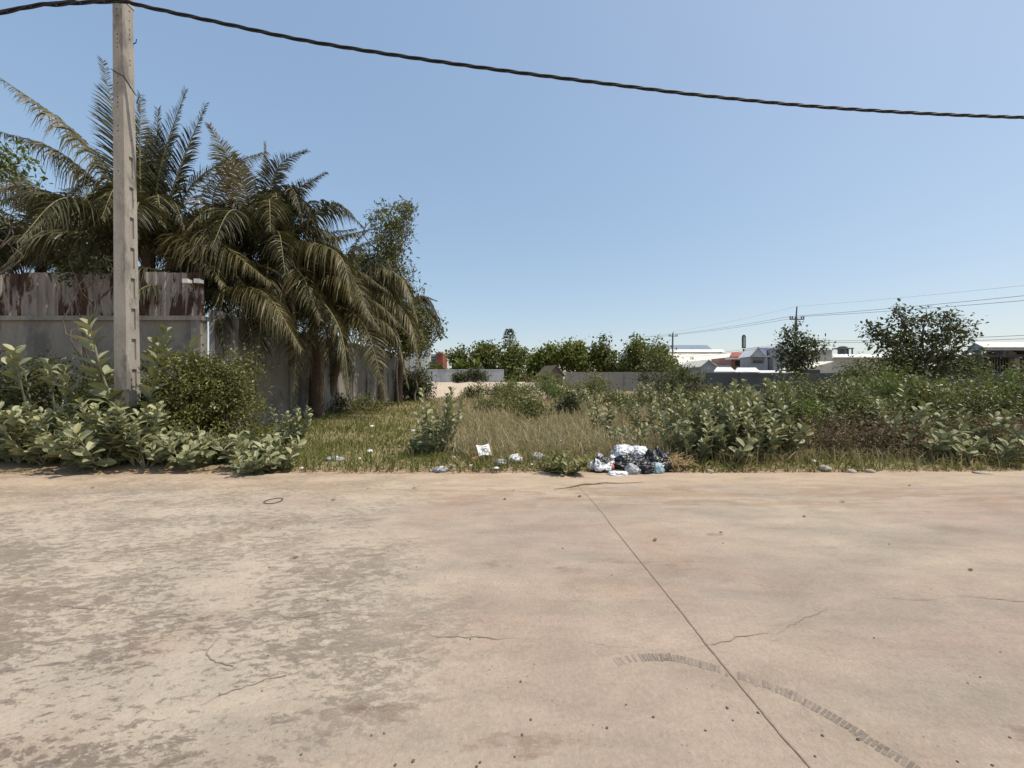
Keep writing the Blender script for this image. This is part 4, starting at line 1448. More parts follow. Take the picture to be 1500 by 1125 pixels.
M['roof_red'] = mottled('red_tile_roof', (0.26, 0.075, 0.055), (0.36, 0.11, 0.085), 2, 0.85, 0.2, 0)
M['thatch'] = mottled('thatch', (0.085, 0.068, 0.055), (0.16, 0.13, 0.105), 2, 0.95, 0.1, 0.4, 6, (6, 6, 1))
M['plaster'] = mottled('grey_plaster', (0.30, 0.30, 0.31), (0.40, 0.40, 0.41), 0.6, 0.9, 0.15, 0)
M['beige'] = mottled('beige_plaster', (0.40, 0.37, 0.32), (0.50, 0.465, 0.41), 0.6, 0.9, 0.15, 0)
M['pink'] = mottled('pink_brick', (0.30, 0.155, 0.13), (0.40, 0.22, 0.185), 2, 0.9, 0.15, 0)
M['glass'] = mottled('dark_window_glass', (0.02, 0.022, 0.025), (0.04, 0.045, 0.05), 2, 0.2, 0.5, 0)


def gable(t, x0, x1, y0, y1, z0, ze, zr, wm, rm, ridge='y', over=0.3, th=0.12, rot=0.0, extra=None):
    """simple gabled house parts: walls (with gables) and a roof of two slabs"""
    q = Q()
    c = np.array([(x0 + x1) / 2, (y0 + y1) / 2, 0])

    def R(p):
        p = np.asarray(p, float)
        if not rot:
            return p
        d = p - c
        cs, s = math.cos(rot), math.sin(rot)
        return np.array([c[0] + d[0] * cs - d[1] * s, c[1] + d[0] * s + d[1] * cs, p[2]])
    q.box(x0, x1, y0, y1, z0, ze, 0, 0.5, rot, c)
    if ridge == 'y':
        xm = (x0 + x1) / 2
        for y in (y0, y1):
            q.quad(R((x0, y, ze)), R((xm, y, ze)), R((x1, y, ze)), R((xm, y, zr)))
        s = (zr - ze) / (xm - x0)
        roofs = [[(x0 - over, y0 - over, ze - s * over), (xm, y0 - over, zr), (xm, y1 + over, zr), (x0 - over, y1 + over, ze - s * over)],
                 [(xm, y0 - over, zr), (x1 + over, y0 - over, ze - s * over), (x1 + over, y1 + over, ze - s * over), (xm, y1 + over, zr)]]
    else:
        ym = (y0 + y1) / 2
        for x in (x0, x1):
            q.quad(R((x, y0, ze)), R((x, ym, ze)), R((x, y1, ze)), R((x, ym, zr)))
        s = (zr - ze) / (ym - y0)
        roofs = [[(x0 - over, y0 - over, ze - s * over), (x1 + over, y0 - over, ze - s * over), (x1 + over, ym, zr), (x0 - over, ym, zr)],
                 [(x0 - over, ym, zr), (x1 + over, ym, zr), (x1 + over, y1 + over, ze - s * over), (x0 - over, y1 + over, ze - s * over)]]
    q.build('wall', M[wm], t)
    q = Q()
    for rf in roofs:
        q.slab([R(np.array(p) + np.array([0, 0, th])) for p in rf], th * 0.9)
    q.build('roof', M[rm], t)


def buildings():
    X = lambda px, Y: (px - 750) / F * Y
    Zt = lambda py, Y: CH + (HZ - py) / F * Y
    # pale wall
    Y = 67
    t = thing('concrete_wall', 'pale blue grey rendered wall at the back left behind the sand', 'wall', (X(690, Y), Y, 1.0))
    q = Q()
    q.box(X(625, Y), X(738, Y), Y, Y + 0.2, 0.3, Zt(541, Y) - 0.12)
    q.build('panel', M['wall_blue'], t)
    q = Q()
    q.box(X(625, Y), X(738.5, Y), Y - 0.04, Y + 0.24, Zt(541, Y) - 0.12, Zt(541, Y))
    q.build('coping', M['wall_blue'], t)
    # brown low wall
    Y = 73
    q = Q()
    q.box(X(739, Y), X(772, Y), Y, Y + 0.25, 0.5, Zt(553, Y))
    q.box(X(739, Y), X(772, Y), Y - 0.03, Y + 0.28, Zt(553, Y), Zt(552.3, Y))
    tag(q.build('brick_wall', M['brownbrick']), 'low brown brick wall between the pale wall and the thatched hut', 'wall')
    # grey block wall
    Y = 50
    zt = Zt(545, Y)
    t = thing('block_wall', 'warm grey block wall with upright posts behind the weeds', 'wall', (X(930, Y), Y, 0.0))
    xs = [X(829 + i * 21.5, Y) for i in range(11)]
    for a, b in zip(xs[:-1], xs[1:]):
        q = Q()
        q.box(a + 0.09, b - 0.09, Y, Y + 0.15, -0.3, zt)
        q.build('panel', M['wall_block'], t)
    for x in xs:
        q = Q()
        q.box(x - 0.09, x + 0.09, Y - 0.02, Y + 0.17, -0.3, zt + 0.03)
        q.build('post', M['concrete'], t)
    # dark wall further right
    Y = 44
    zt = Zt(546.5, Y)
    t = thing('block_wall', 'dark blue grey wall below the white warehouse roofs', 'wall', (X(1250, Y), Y, 0.0))
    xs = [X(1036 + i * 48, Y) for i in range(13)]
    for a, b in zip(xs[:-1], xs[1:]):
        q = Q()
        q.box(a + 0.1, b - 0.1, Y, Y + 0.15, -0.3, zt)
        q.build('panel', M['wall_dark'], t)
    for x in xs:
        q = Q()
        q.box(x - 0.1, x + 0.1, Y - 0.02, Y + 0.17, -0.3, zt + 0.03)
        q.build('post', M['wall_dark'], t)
    # hut
    Y = 67
    t = thing('thatched_hut', 'small brown hut with steep worn roof beside the grey block wall', 'hut', (X(805, Y), Y, 1.0))
    c = X(806, Y)
    gable(t, c - 1.45, c + 1.45, Y - 1.7, Y + 1.7, 0.6, Zt(549, Y), Zt(536.5, Y), 'thatch', 'thatch', 'y', 0.35, 0.12, math.radians(24))
    q = Q()
    q.box(c + 0.1, c + 0.7, Y - 1.83, Y - 1.72, 0.8, 2.0, 0, 0.5, math.radians(24), np.array([c, Y, 0]))
    q.build('door', M['dark'], t)
    # brick house far left
    Y = 108
    t = thing('brick_house', 'white and red brick house peeping past the palms at the far left', 'house', (X(625, Y), Y, 1.0))
    q = Q()
    q.box(X(596, Y), X(630, Y), Y, Y + 8, 1, Zt(521, Y))
    q.build('wall', M['white'], t)
    q = Q()
    q.box(X(630.2, Y), X(638, Y), Y + 1, Y + 8, 1, Zt(518.5, Y))
    q.build('bay', M['plaster'], t)
    q = Q()
    q.box(X(638.2, Y), X(648, Y), Y + 0.5, Y + 8, 1, Zt(517, Y))
    q.build('brick_wing', M['brick'], t)
    q = Q()
    q.slab([(X(594, Y), Y - 0.5, Zt(521, Y) + 0.15), (X(631, Y), Y - 0.5, Zt(521, Y) + 0.15), (X(624, Y), Y + 4, Zt(511, Y)), (X(600, Y), Y + 4, Zt(511, Y))], 0.15)
    q.slab([(X(637.5, Y), Y + 0.2, Zt(517, Y) + 0.12), (X(649, Y), Y + 0.2, Zt(517, Y) + 0.12), (X(645, Y), Y + 4, Zt(513.5, Y)), (X(641, Y), Y + 4, Zt(513.5, Y))], 0.12)
    q.build('roof', M['roof_slate'], t)
    q = Q()
    for k in range(3):
        q.box(X(631, Y), X(637, Y), Y + 0.9, Y + 1.05, Zt(524.5 + k * 4, Y), Zt(522 + k * 4, Y))
    q.build('window', M['glass'], t)
    # warehouse
    Y = 90
    t = thing('warehouse', 'long white roofed warehouse beyond the dark wall', 'warehouse', (X(1010, Y), Y, 0))
    x0, x1 = X(940, Y), X(1080, Y)
    q = Q()
    q.box(x0, x1, Y - 4, Y + 18, 0, Zt(534, Y - 4))
    q.build('wall', M['plaster'], t)
    q = Q()
    q.slab([(x0 - 1, Y - 5, Zt(534, Y - 5)), (x1 + .8, Y - 5, Zt(534, Y - 5)), (X(1072, Y + 7), Y + 7, Zt(517.5, Y + 7)), (x0 - 1, Y + 7, Zt(517.5, Y + 7))], 0.2)
    q.build('roof', M['roof_white'], t)
    q = Q()
    q.box(x0, X(1058, Y + 7), Y + 7.1, Y + 17, Zt(518, Y + 7), Zt(515, Y + 7))
    q.build('clerestory', M['plaster'], t)
    q = Q()
    q.slab([(x0 - 1, Y + 6.6, Zt(515.5, Y + 7)), (X(1062, Y + 7), Y + 6.6, Zt(515.5, Y + 7)), (X(1058, Y + 12), Y + 12, Zt(511.8, Y + 12)), (x0 - 1, Y + 12, Zt(511.8, Y + 12))], 0.15)
    q.build('upper_roof', M['roof_cold'], t)
    # slate-roofed hall behind
    Y = 128
    t = thing('warehouse', 'slate blue roofed hall rising behind the white warehouse', 'warehouse', (X(1000, Y), Y, 0))
    q = Q()
    q.box(X(930, Y), X(1040, Y), Y, Y + 20, 0, Zt(514, Y))
    q.build('wall', M['plaster'], t)
    q = Q()
    q.slab([(X(928, Y), Y - 1, Zt(513, Y)), (X(1042, Y), Y - 1, Zt(513, Y)), (X(1036, Y + 8), Y + 8, Zt(505.5, Y + 8)), (X(928, Y + 8), Y + 8, Zt(505.5, Y + 8))], 0.2)
    q.build('roof', M['roof_slate'], t)
    # small gable shed before warehouse
    Y = 74
    t = thing('shed', 'small grey gabled shed in front of the white warehouse', 'shed', (X(1040, Y), Y, 0))
    gable(t, X(1027, Y), X(1048, Y), Y, Y + 9, 0, Zt(536, Y), Zt(527.5, Y), 'plaster', 'roof_white', 'y', 0.35)
    q = Q()
    q.box(X(1048.3, Y), X(1075, Y), Y + 1, Y + 8, 0, Zt(535, Y))
    q.build('annex', M['plaster'], t)
    # low white roofs directly behind the dark wall
    Y = 58
    for (a, b, p0, p1, lab) in ((1044, 1076, 538, 544, 'low grey white lean-to roof behind the dark wall, left one'), (1074, 1112, 538.5, 544.5, 'low bright white lean-to roof behind the dark wall, right one'), (1095, 1165, 542.6, 545.6, 'long thin white roof edge behind the dark wall')):
        t = thing('lean_to', lab, 'shed', (X((a + b) / 2, Y), Y, 0), 'lean-to sheds behind the dark wall')
        q = Q()
        q.box(X(a + 2, Y), X(b - 2, Y), Y, Y + 4, 0, Zt(p1, Y) - 0.15)
        q.build('wall', M['plaster'], t)
        q = Q()
        q.slab([(X(a, Y), Y - .3, Zt(p1, Y)), (X(b, Y), Y - .3, Zt(p1, Y)), (X(b - 5, Y + 4.5), Y + 4.5, Zt(p0, Y + 4.5)), (X(a + 6, Y + 4.5), Y + 4.5, Zt(p0, Y + 4.5))], 0.1)
        q.build('roof', M['roof_cold'], t)
        Y += 0.9
    # pink brick building with canopy and red roof
    Y = 80
    t = thing('house', 'pinkish brick house with flat canopy and red roof left of the gabled house', 'house', (X(1085, Y), Y, 0))
    q = Q()
    q.box(X(1071, Y), X(1100, Y), Y, Y + 8, 0, Zt(523, Y))
    q.build('wall', M['pink'], t)
    q = Q()
    q.box(X(1062, Y), X(1094, Y), Y - 2.5, Y - 0.02, Zt(527, Y), Zt(525, Y))
    q.build('canopy', M['white'], t)
    q = Q()
    q.slab([(X(1066, Y), Y - .6, Zt(522.5, Y)), (X(1104, Y), Y - .6, Zt(522.5, Y)), (X(1100, Y + 4), Y + 4, Zt(516, Y + 4)), (X(1072, Y + 4), Y + 4, Zt(516, Y + 4))], 0.15)
    q.build('roof', M['roof_red'], t)
    q = Q()
    q.box(X(1077, Y), X(1085, Y), Y - 0.06, Y - 0.005, Zt(536, Y), Zt(529, Y))
    q.build('window', M['glass'], t)
    # gabled house with blue roof
    Y = 72
    t = thing('house', 'grey gabled house with blue roof and a dark strip window', 'house', (X(1112, Y), Y, 0))
    gable(t, X(1099, Y), X(1121, Y), Y, Y + 3.2, 0, Zt(521, Y), Zt(508.5, Y), 'plaster', 'roof_cold', 'y', 0.25, 0.1)
    q = Q()
    q.slab([(X(1111, Y), Y + .3, Zt(509, Y)), (X(1123, Y), Y + 0.3, Zt(519, Y)), (X(1150, Y + 3), Y + 3, Zt(519.5, Y + 3)), (X(1146, Y + 3), Y + 3.3, Zt(509, Y + 3))], 0.1)
    q.build('blue_roof', M['roof_blue'], t)
    q = Q()
    q.box(X(1103, Y), X(1118, Y), Y - 0.07, Y - 0.005, Zt(532, Y), Zt(528, Y))
    q.build('window', M['glass'], t)
    q = Q()
    q.box(X(1121.3, Y), X(1129, Y), Y + 0.8, Y + 3, 0, Zt(520, Y))
    q.build('side_wall', M['white'], t)  # sunlit side put into the colour: white beside the grey front
    q = Q()
    q.box(X(1099, Y), X(1122, Y), Y - 1.2, Y - 0.08, Zt(523.5, Y), Zt(521.5, Y))
    q.build('canopy', M['plaster'], t)
    q = Q()
    q.box(X(1130, Y), X(1152, Y), Y - 0.5, Y + 3, 0, Zt(513, Y))
    q.box(X(1129.5, Y), X(1152.5, Y), Y - 0.8, Y + 3, Zt(513, Y), Zt(511.5, Y))
    q.build('annex', M['plaster'], t)
    # beige box building and white lean-to
    Y = 76
    t = thing('flat_roof_building', 'plain beige flat roofed block behind the small conical tree', 'building', (X(1200, Y), Y, 0))
    q = Q()
    q.box(X(1184, Y), X(1219, Y), Y, Y + 7, 0, Zt(513.5, Y))
    q.build('wall', M['beige'], t)
    q = Q()
    q.box(X(1183.5, Y), X(1219.5, Y), Y - .1, Y + 7.1, Zt(513.5, Y), Zt(512.6, Y))
    q.build('parapet', M['plaster'], t)
    Y = 62
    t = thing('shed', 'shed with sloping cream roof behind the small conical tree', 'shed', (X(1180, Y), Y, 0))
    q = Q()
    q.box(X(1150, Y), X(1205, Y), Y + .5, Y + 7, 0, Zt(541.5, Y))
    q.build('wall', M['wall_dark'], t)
    q = Q()
    q.slab([(X(1142, Y), Y, Zt(541, Y)), (X(1180, Y), Y, Zt(540, Y)), (X(1221, Y + 8), Y + 8, Zt(529, Y + 8)), (X(1176, Y + 8), Y + 8, Zt(530.5, Y + 8))], 0.12)
    q.build('roof', M['roof_white'], t)
    # long low building
    Y = 92
    t = thing('long_building', 'long low building with pale roof edge between the two glossy trees', 'building', (X(1260, Y), Y, 0))
    q = Q()
    q.box(X(1219.6, Y), X(1345, Y), Y, Y + 9, 0, Zt(524, Y))
    q.build('wall', M['beige'], t)
    q = Q()
    q.slab([(X(1219, Y), Y - .6, Zt(523, Y)), (X(1346, Y), Y - .6, Zt(523, Y)), (X(1346, Y + 5), Y + 5, Zt(519, Y + 5)), (X(1219, Y + 5), Y + 5, Zt(519, Y + 5))], 0.2)
    q.build('roof', M['roof_cold'], t)
    Y = 100
    t = thing('tank_stand', 'dark rooftop tank stand on legs behind the long low building', 'tank stand', (X(1240, Y), Y, 0))
    q = Q()
    for px in (1230, 1237, 1243, 1249):
        q.box(X(px, Y) - .12, X(px, Y) + .12, Y, Y + .25, 0, Zt(511, Y))
    q.build('legs', M['farpole'], t)
    q = Q()
    q.box(X(1228, Y), X(1250, Y), Y - .2, Y + 2, Zt(511, Y), Zt(509.5, Y))
    q.build('platform', M['farpole'], t)
    q = Q()
    q.tube([(X(1239, Y), Y + 1, Zt(518, Y)), (X(1239, Y), Y + 1, Zt(508, Y)), (X(1239, Y), Y + 1, Zt(506.5, Y))], [1.0, 1.0, 0.4], 12)
    q.build('tank', M['farpole'], t)
    # unfinished building
    Y = 54
    t = thing('unfinished_building', 'unfinished concrete building with bare columns and pale gabled roof at the right edge', 'building', (X(1470, Y), Y, 0))
    q = Q()
    q.box(X(1405, Y), X(1700, Y), Y, Y + 12, Zt(523.5, Y), Zt(519.5, Y))
    q.build('floor_slab', M['wall_dark'], t)  # slab's shade is put into its colour by the dark material
    for px in (1443, 1497, 1550, 1605):
        for dy in (0.5, 9):
            q = Q()
            w = 0.32 if dy > 1 else 0.38
            q.box(X(px, Y) - w, X(px, Y) + w, Y + dy, Y + dy + .7, -.1, Zt(523.5, Y))
            q.build('column', M['concrete'], t)
    for px in (1442, 1476, 1510, 1550, 1590):
        for dy in (0.3, 7.6):
            q = Q()
            q.box(X(px, Y) - .14, X(px, Y) + .14, Y + dy, Y + dy + .3, Zt(519.5, Y), Zt(508, Y))
            q.build('upper_column', M['wall_block'], t)
    q = Q()
    ze, zr = Zt(508.5, Y), Zt(497, Y)
    xe1 = X(1700, Y)
    n0 = np.array([X(1441, Y - .4), Y - .4, ze])
    r0 = np.array([X(1427, Y + 4.5), Y + 4.5, zr])
    f0 = np.array([X(1413, Y + 9.5), Y + 9.5, ze])
    q.slab([n0, (xe1, Y - .4, ze), (xe1, Y + 4.5, zr), r0], 0.12)
    q.slab([r0, (xe1, Y + 4.5, zr), (xe1, Y + 9.5, ze), f0], 0.12)
    q.build('roof', M['roof_white'], t)
    q = Q()
    dz = np.array([.25, 0, -.15])
    q.quad(n0 + dz, (n0 + f0) / 2 + dz, f0 + dz, r0 + dz)
    q.box(n0[0] + .2, xe1, Y - .3, Y - .1, ze - .45, ze - .13)
    q.build('gable_end', M['plaster'], t)
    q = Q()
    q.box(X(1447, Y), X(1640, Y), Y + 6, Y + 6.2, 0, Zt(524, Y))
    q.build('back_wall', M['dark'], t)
    q = Q()
    for k in range(26):
        x = X(1449 + k * 4.2, Y)
        q.box(x - .035, x + .035, Y + 1.6, Y + 1.7, 1.9, Zt(524, Y))
    q.build('props', M['concrete'], t)
    # crates of colour on the open floor
    Y2 = Y + 3
    for px, col, lab in ((1483, 'roof_cold', 'white sheeted pile on the open upper floor'), (1497, 'brick', 'red sheeted pile on the open upper floor'), (1454, 'pink', 'stack of pink bricks on the open upper floor')):
        q = Q()
        q.box(X(px - 6, Y2), X(px + 6, Y2), Y2, Y2 + 2, Zt(519.5, Y) + .01, Zt(516, Y2))
        q.box(X(px - 4, Y2), X(px + 4, Y2), Y2 + .2, Y2 + 1.8, Zt(516, Y2), Zt(514, Y2))
        tag(q.build('material_pile', M[col]), lab, 'building materials', 'piles on the unfinished floor')
    # sign tower
    Y = 135
    t = thing('tower_sign', 'tall narrow grey tower sign on a thin pole above the red roof', 'sign tower', (X(1089.5, Y), Y, 0))
    q = Q()
    q.tube([(X(1089.5, Y), Y, 0), (X(1089.5, Y), Y, Zt(511, Y))], [.35, .3], 10)
    q.build('pole', M['farpole'], t, True)
    q = Q()
    q.box(X(1087.2, Y), X(1092, Y), Y - .3, Y + .3, Zt(510, Y), Zt(492.5, Y))
    q.box(X(1088, Y), X(1091.2, Y), Y - .25, Y + .25, Zt(492.5, Y), Zt(490.5, Y))
    q.build('panel', M['farpole'], t)
    q = Q()
    q.box(X(1088.2, Y), X(1091, Y), Y - .36, Y - .31, Zt(508.5, Y), Zt(494, Y))
    q.build('antenna_panel', M['plaster'], t)


buildings()


def far_poles():
    Zt = lambda py, Y: CH + (HZ - py) / F * Y
    P = []
    for px, Y, top, arm, lab in ((985.5, 85, 486, 492.5, 'far utility pole with crossarm beside the white warehouse'), (1166, 52, 449, 468, 'utility pole with crossarm rising behind the small conical tree')):
        x = (px - 750) / F * Y
        t = thing('utility_pole', lab, 'utility pole', (x, Y, 0))
        q = Q()
        q.tube([(x - 0.15, Y, -.2), (x, Y, Zt(arm - 4, Y)), (x + 0.02, Y, Zt(arm - 3, Y)), (x + .12, Y, Zt(top, Y))], [.2, .15, .09, .07], 8)
        q.build('shaft', M['farpole'], t)
        za = Zt(arm, Y)
        hw = 0.95
        q = Q()
        q.box(x - hw, x + hw, Y - .22, Y - .12, za - .07, za + .07)
        q.build('crossarm', M['farpole'], t)
        for s in (-.88, -.6, .6, .88):
            q = Q()
            q.tube([(x + s, Y - .17, za + .07), (x + s, Y - .17, za + .16), (x + s, Y - .17, za + .2), (x + s, Y - .17, za + .38)], [.05, .05, .1, .08], 8)
            q.build('insulator', M['farpole'], t)
        P.append((x, Y, za, Zt(top, Y)))
    A, B = P
    E = [((1500, 433), 34), ((1500, 440), 34), ((1500, 418), 34), ((1500, 487), 34), ((1500, 492), 34)]
    labs = ['upper of the two main wires from the conical tree pole to the right edge', 'lower of the two main wires from the conical tree pole to the right edge', 'faint topmost wire from the tip of the conical tree pole', 'upper of the low sagging lines right of the conical tree', 'lower of the low sagging lines right of the conical tree']
    offs = [(-.88, A[2] + .38, B[2] + .38), (.88, A[2] + .38, B[2] + .38), (.1, A[3], B[3]), (0, Zt(520, A[1]), Zt(499, B[1])), (0, Zt(523, A[1]), Zt(501, B[1]))]
    for k in range(5):
        (ex, ey), eY = E[k]
        dx, za, zb = offs[k]
        e = at(ex, ey, eY)
        d = (e - np.array([B[0] + dx, B[1], zb]))
        e2 = e + d * 0.6 + np.array([0, 0, 0.35])
        a = np.array([A[0] + dx, A[1] - .17, za])
        b = np.array([B[0] + dx, B[1] - .17, zb])
        aa = a + (a - b) * 0.5 + np.array([0, 0, 0.6])
        pts = [aa]
        for p, q_ in ((aa, a), (a, b), (b, e2)):
            sag = 0.25 if k < 3 else 0.5
            for u in np.linspace(0, 1, 14)[1:]:
                pts.append(p + (q_ - p) * u - np.array([0, 0, sag * 4 * u * (1 - u)]))
        q = Q()
        q.tube(np.array(pts), 0.022 if k != 2 else 0.010, 4)
        tag(q.build('power_line', M['farpole']), labs[k], 'power line', 'far power lines')


far_poles()


# ------------------------------------------------------------------ grass
def blades(q, x, y, h, w, v, r, lean=0.45, m=0):
    n = len(x)
    z = ground_z(x, y) - 0.01
    a = r.uniform(0, 6.283, n)
    la = r.uniform(0, 6.283, n)
    l = np.abs(r.normal(0, lean, n)) * h
    b = np.stack([x, y, z], 1)
    s = np.stack([np.cos(a), np.sin(a), 0 * a], 1) * w[:, None]
    ld = np.stack([np.cos(la), np.sin(la), 0 * la], 1) * l[:, None]
    up = np.array([0, 0, 1.0])
    mid = b + ld * 0.35 + up * (h * 0.6)[:, None]
    tip = b + ld + up * (h * np.sqrt(np.clip(1 - (l / h * .5) ** 2, .3, 1)))[:, None]
    V = np.stack([b - s, b + s, mid - s * .8, mid + s * .8, tip - s * .12, tip + s * .12], 1).reshape(-1, 3)
    Fc = (np.array([[0, 1, 3, 2], [2, 3, 5, 4]])[None] + (np.arange(n) * 6)[:, None, None]).reshape(-1, 4)
    q.add(V, Fc, np.repeat(v, 2), m)


def vnoise(x, y, s, seed=0.0):
    return (np.sin(x * s + seed + 1.7 * np.sin(y * s * .8 + seed)) + np.sin(y * s * 1.3 + 2.1 * seed + 1.3 * np.sin(x * s * .6))) * 0.25 + 0.5


def grasses():
    r = np.random.default_rng(77)
    # short green grass: verge and left part
    def field(n, ymin, ymax, pw, xr):
        u = r.random(n)
        y = ymin * (ymax / ymin) ** u
        px = r.uniform(xr[0], xr[1], n)
        x = (px - 750) / F * y
        return x, y, px
    q = Q()
    x, y, px = field(60000, 6.72, 30, 1, (340, 1540))
    keep = (x > FX + .15) & (y > 6.68 + 0.011 * x + 0.08 * np.sin(x * 2.9 + 1) + 0.05 * np.sin(x * 9) + 0.10 * r.random(len(x)) - 0.06)
    near = np.exp(-(y - 6.7) / 0.7)
    leftpart = sstep(720, 600, px)
    prob = np.clip(near * (1 - 0.6 * sstep(960, 1120, px)) + 0.8 * leftpart + 0.42, 0, 1) * (0.4 + 0.9 * vnoise(x, y, 1.9, 2))
    keep &= r.random(len(x)) < prob
    x, y = x[keep], y[keep]
    n = len(x)
    h = r.uniform(.05, .15, n) * (0.8 + 0.5 * vnoise(x, y, .9)) * (1 + 0.02 * y)
    blades(q, x, y, h, r.uniform(.004, .008, n) * (1 + .09 * y), np.clip(r.normal(.42, .22, n) + 0.25 * (vnoise(x, y, .7, 4) - .4), 0, 1), r, .9)
    tag(q.build('green_grass', M['grass']), 'short green grass along the verge', None, None, 'stuff')
    # dry grass
    q = Q()
    x, y, px = field(95000, 6.9, 34, 1, (400, 1560))
    tall = sstep(600, 740, px)
    keep = (x > FX + .15)
    prob = (0.35 + 0.65 * tall) * (0.35 + 0.95 * vnoise(x, y, 1.3, 1)) * sstep(6.8, 7.9 , y + 0.5 * r.random(len(x)))
    keep &= r.random(len(x)) < prob
    x, y, tall = x[keep], y[keep], tall[keep]
    n = len(x)
    h = r.uniform(.06, .27, n) * (0.35 + 0.75 * tall) * (0.7 + 0.6 * vnoise(x, y, .8, 3)) * (1 + .012 * y)
    blades(q, x, y, h, r.uniform(.003, .0065, n) * (1 + .09 * y), np.clip(r.normal(.45, .25, n), 0, 1), r, .95)
    # seed heads / stalks
    x, y, px = field(9000, 7.6, 26, 1, (640, 1120))
    n = len(x)
    blades(q, x, y, r.uniform(.3, .55, n), r.uniform(.003, .006, n) * (1 + .09 * y), r.uniform(.45, 1, n), r, .7)
    tag(q.build('dry_grass', M['drygrass']), 'dry straw coloured grass over the lot', None, None, 'stuff')
    # dead leaves and twigs along the road edge
    q = Q()
    n = 2600
    x = r.uniform(-13, 14, n)
    y = 6.72 + 0.011 * x + np.abs(r.normal(0, .16, n)) - 0.10 * r.random(n)
    z = np.maximum(ground_z(x, y), 0.0) + 0.012
    o = np.stack([x, y, z], 1)
    q.place(KITE, o, np.stack([r.normal(0, 1, n), r.normal(0, 1, n), r.normal(0, .15, n)], 1), np.stack([r.normal(0, .35, n), r.normal(0, .35, n), np.ones(n)], 1), r.uniform(.02, .07, n), r.random(n))
    for i in range(60):
        xx = r.uniform(-12, 13)
        yy = 6.72 + .011 * xx + r.normal(0, .08)
        a = r.normal(0, .5)
        L = r.uniform(.1, .5)
        p = np.array([xx, yy, 0.02 + max(0, float(ground_z(xx, yy)))])
        dd = np.array([math.cos(a), math.sin(a), 0.02])
        q.tube([p, p + dd * L * .5 + np.array([0, .02, .01]), p + dd * L], [.006, .005, .003], 4, 0, r.random())
    tag(q.build('leaf_litter', M['dry']), 'dead leaves and twigs along the road edge', None, None, 'stuff')


grasses()


# ------------------------------------------------------------------ rubbish
def plastic(name, c0, c1, rough=0.35, spec=0.5):
    n = NT(name)
    f = n.noise(14, 6, 0.65, n.vec((1, 1, 1)), 0.8)
    vo = n.n('ShaderNodeTexVoronoi', feature='DISTANCE_TO_EDGE')
    vo.inputs['Scale'].default_value = 9
    n.l(n.vec((1, 1, 1)), vo.inputs['Vector'])
    n.bump(n.math('ADD', f, n.math('MULTIPLY', vo.outputs['Distance'], 1.2)), 0.45, 0.03)
    return n.done(n.ramp(f, [(0.3, c0), (0.7, c1)]), rough, spec)


M['bag_black'] = plastic('black_plastic', (0.010, 0.010, 0.012), (0.022, 0.022, 0.025), 0.32)
M['bag_white'] = plastic('white_plastic', (0.60, 0.60, 0.61), (0.78, 0.78, 0.79), 0.4)
M['bag_grey'] = plastic('grey_film', (0.26, 0.26, 0.27), (0.40, 0.40, 0.41), 0.35)
M['bag_blue'] = plastic('blue_film', (0.16, 0.27, 0.31), (0.34, 0.45, 0.48), 0.4)
M['straw'] = leafmat('straw', [(0.30, 0.19, 0.09), (0.42, 0.29, 0.15), (0.5, 0.38, 0.22)], 0.1, 0.8, 0.2)
M['stone'] = mottled('pale_stone', (0.30, 0.26, 0.215), (0.44, 0.39, 0.33), 9, 0.95, 0.1, 0.4)
M['peb'] = mottled('dark_pebble', (0.09, 0.075, 0.06), (0.17, 0.14, 0.11), 20, 0.95, 0.1, 0)
M['cream'] = plastic('cream_plastic', (0.5, 0.47, 0.34), (0.6, 0.57, 0.42), 0.6, 0.2)
M['terracotta'] = plastic('reddish_film', (0.40, 0.16, 0.11), (0.5, 0.24, 0.18), 0.6, 0.2)


def blob_mesh(name, mats, size, seed, sub=4, amp=0.35, freq=2.2, ridged=True, flatb=0.25, knot=False, pick=None):
    bm = bmesh.new()
    bmesh.ops.create_icosphere(bm, subdivisions=sub, radius=1.0)
    off = Vector((seed * 3.1, seed * 1.7, seed * 2.3))
    for v in bm.verts:
        d = v.co.normalized()
        a = mnoise.noise(d * freq + off)
        b = mnoise.noise(d * freq * 2.7 + off * 2)
        c = mnoise.noise(d * freq * 6.0 + off * 3)
        if ridged:
            dd = 1 + amp * (0.6 * a + 0.55 * (0.5 - abs(b)) * 1.2 - 0.3 * abs(c))
        else:
            dd = 1 + amp * (a + 0.4 * b + 0.15 * c)
        p = d * dd
        if knot and d.z > 0.86:
            k = (d.z - 0.86) / 0.14
            p = Vector((p.x * (1 - .4 * k) - .25 * k, p.y * (1 - .4 * k), p.z + 0.16 * k * k + .25 * c))
        if p.z < -flatb:
            p.z = -flatb + (p.z + flatb) * 0.15
        v.co = Vector((p.x * size[0], p.y * size[1], (p.z + flatb) * size[2]))
    for f in bm.faces:
        f.smooth = True
        if pick:
            f.material_index = pick(f.calc_center_median(), size)
    me = bpy.data.meshes.new(name)
    bm.to_mesh(me)
    bm.free()
    for m in mats:
        me.materials.append(m)
    return me


def lay(name, me, px, py, label, cat, rz=0.0, group=None, dz=0.0, z=None, tilt=0.0):
    p = gpt(px, py, 0.05)
    o = bpy.data.objects.new(name, me)
    COL.objects.link(o)
    zz = max(float(ground_z(p[0], p[1])), 0.0 if p[1] < 6.7 else -1) if z is None else z
    o.location = (p[0], p[1], zz + dz)
    o.rotation_euler = (tilt, 0, rz)
    return tag(o, label, cat, group)


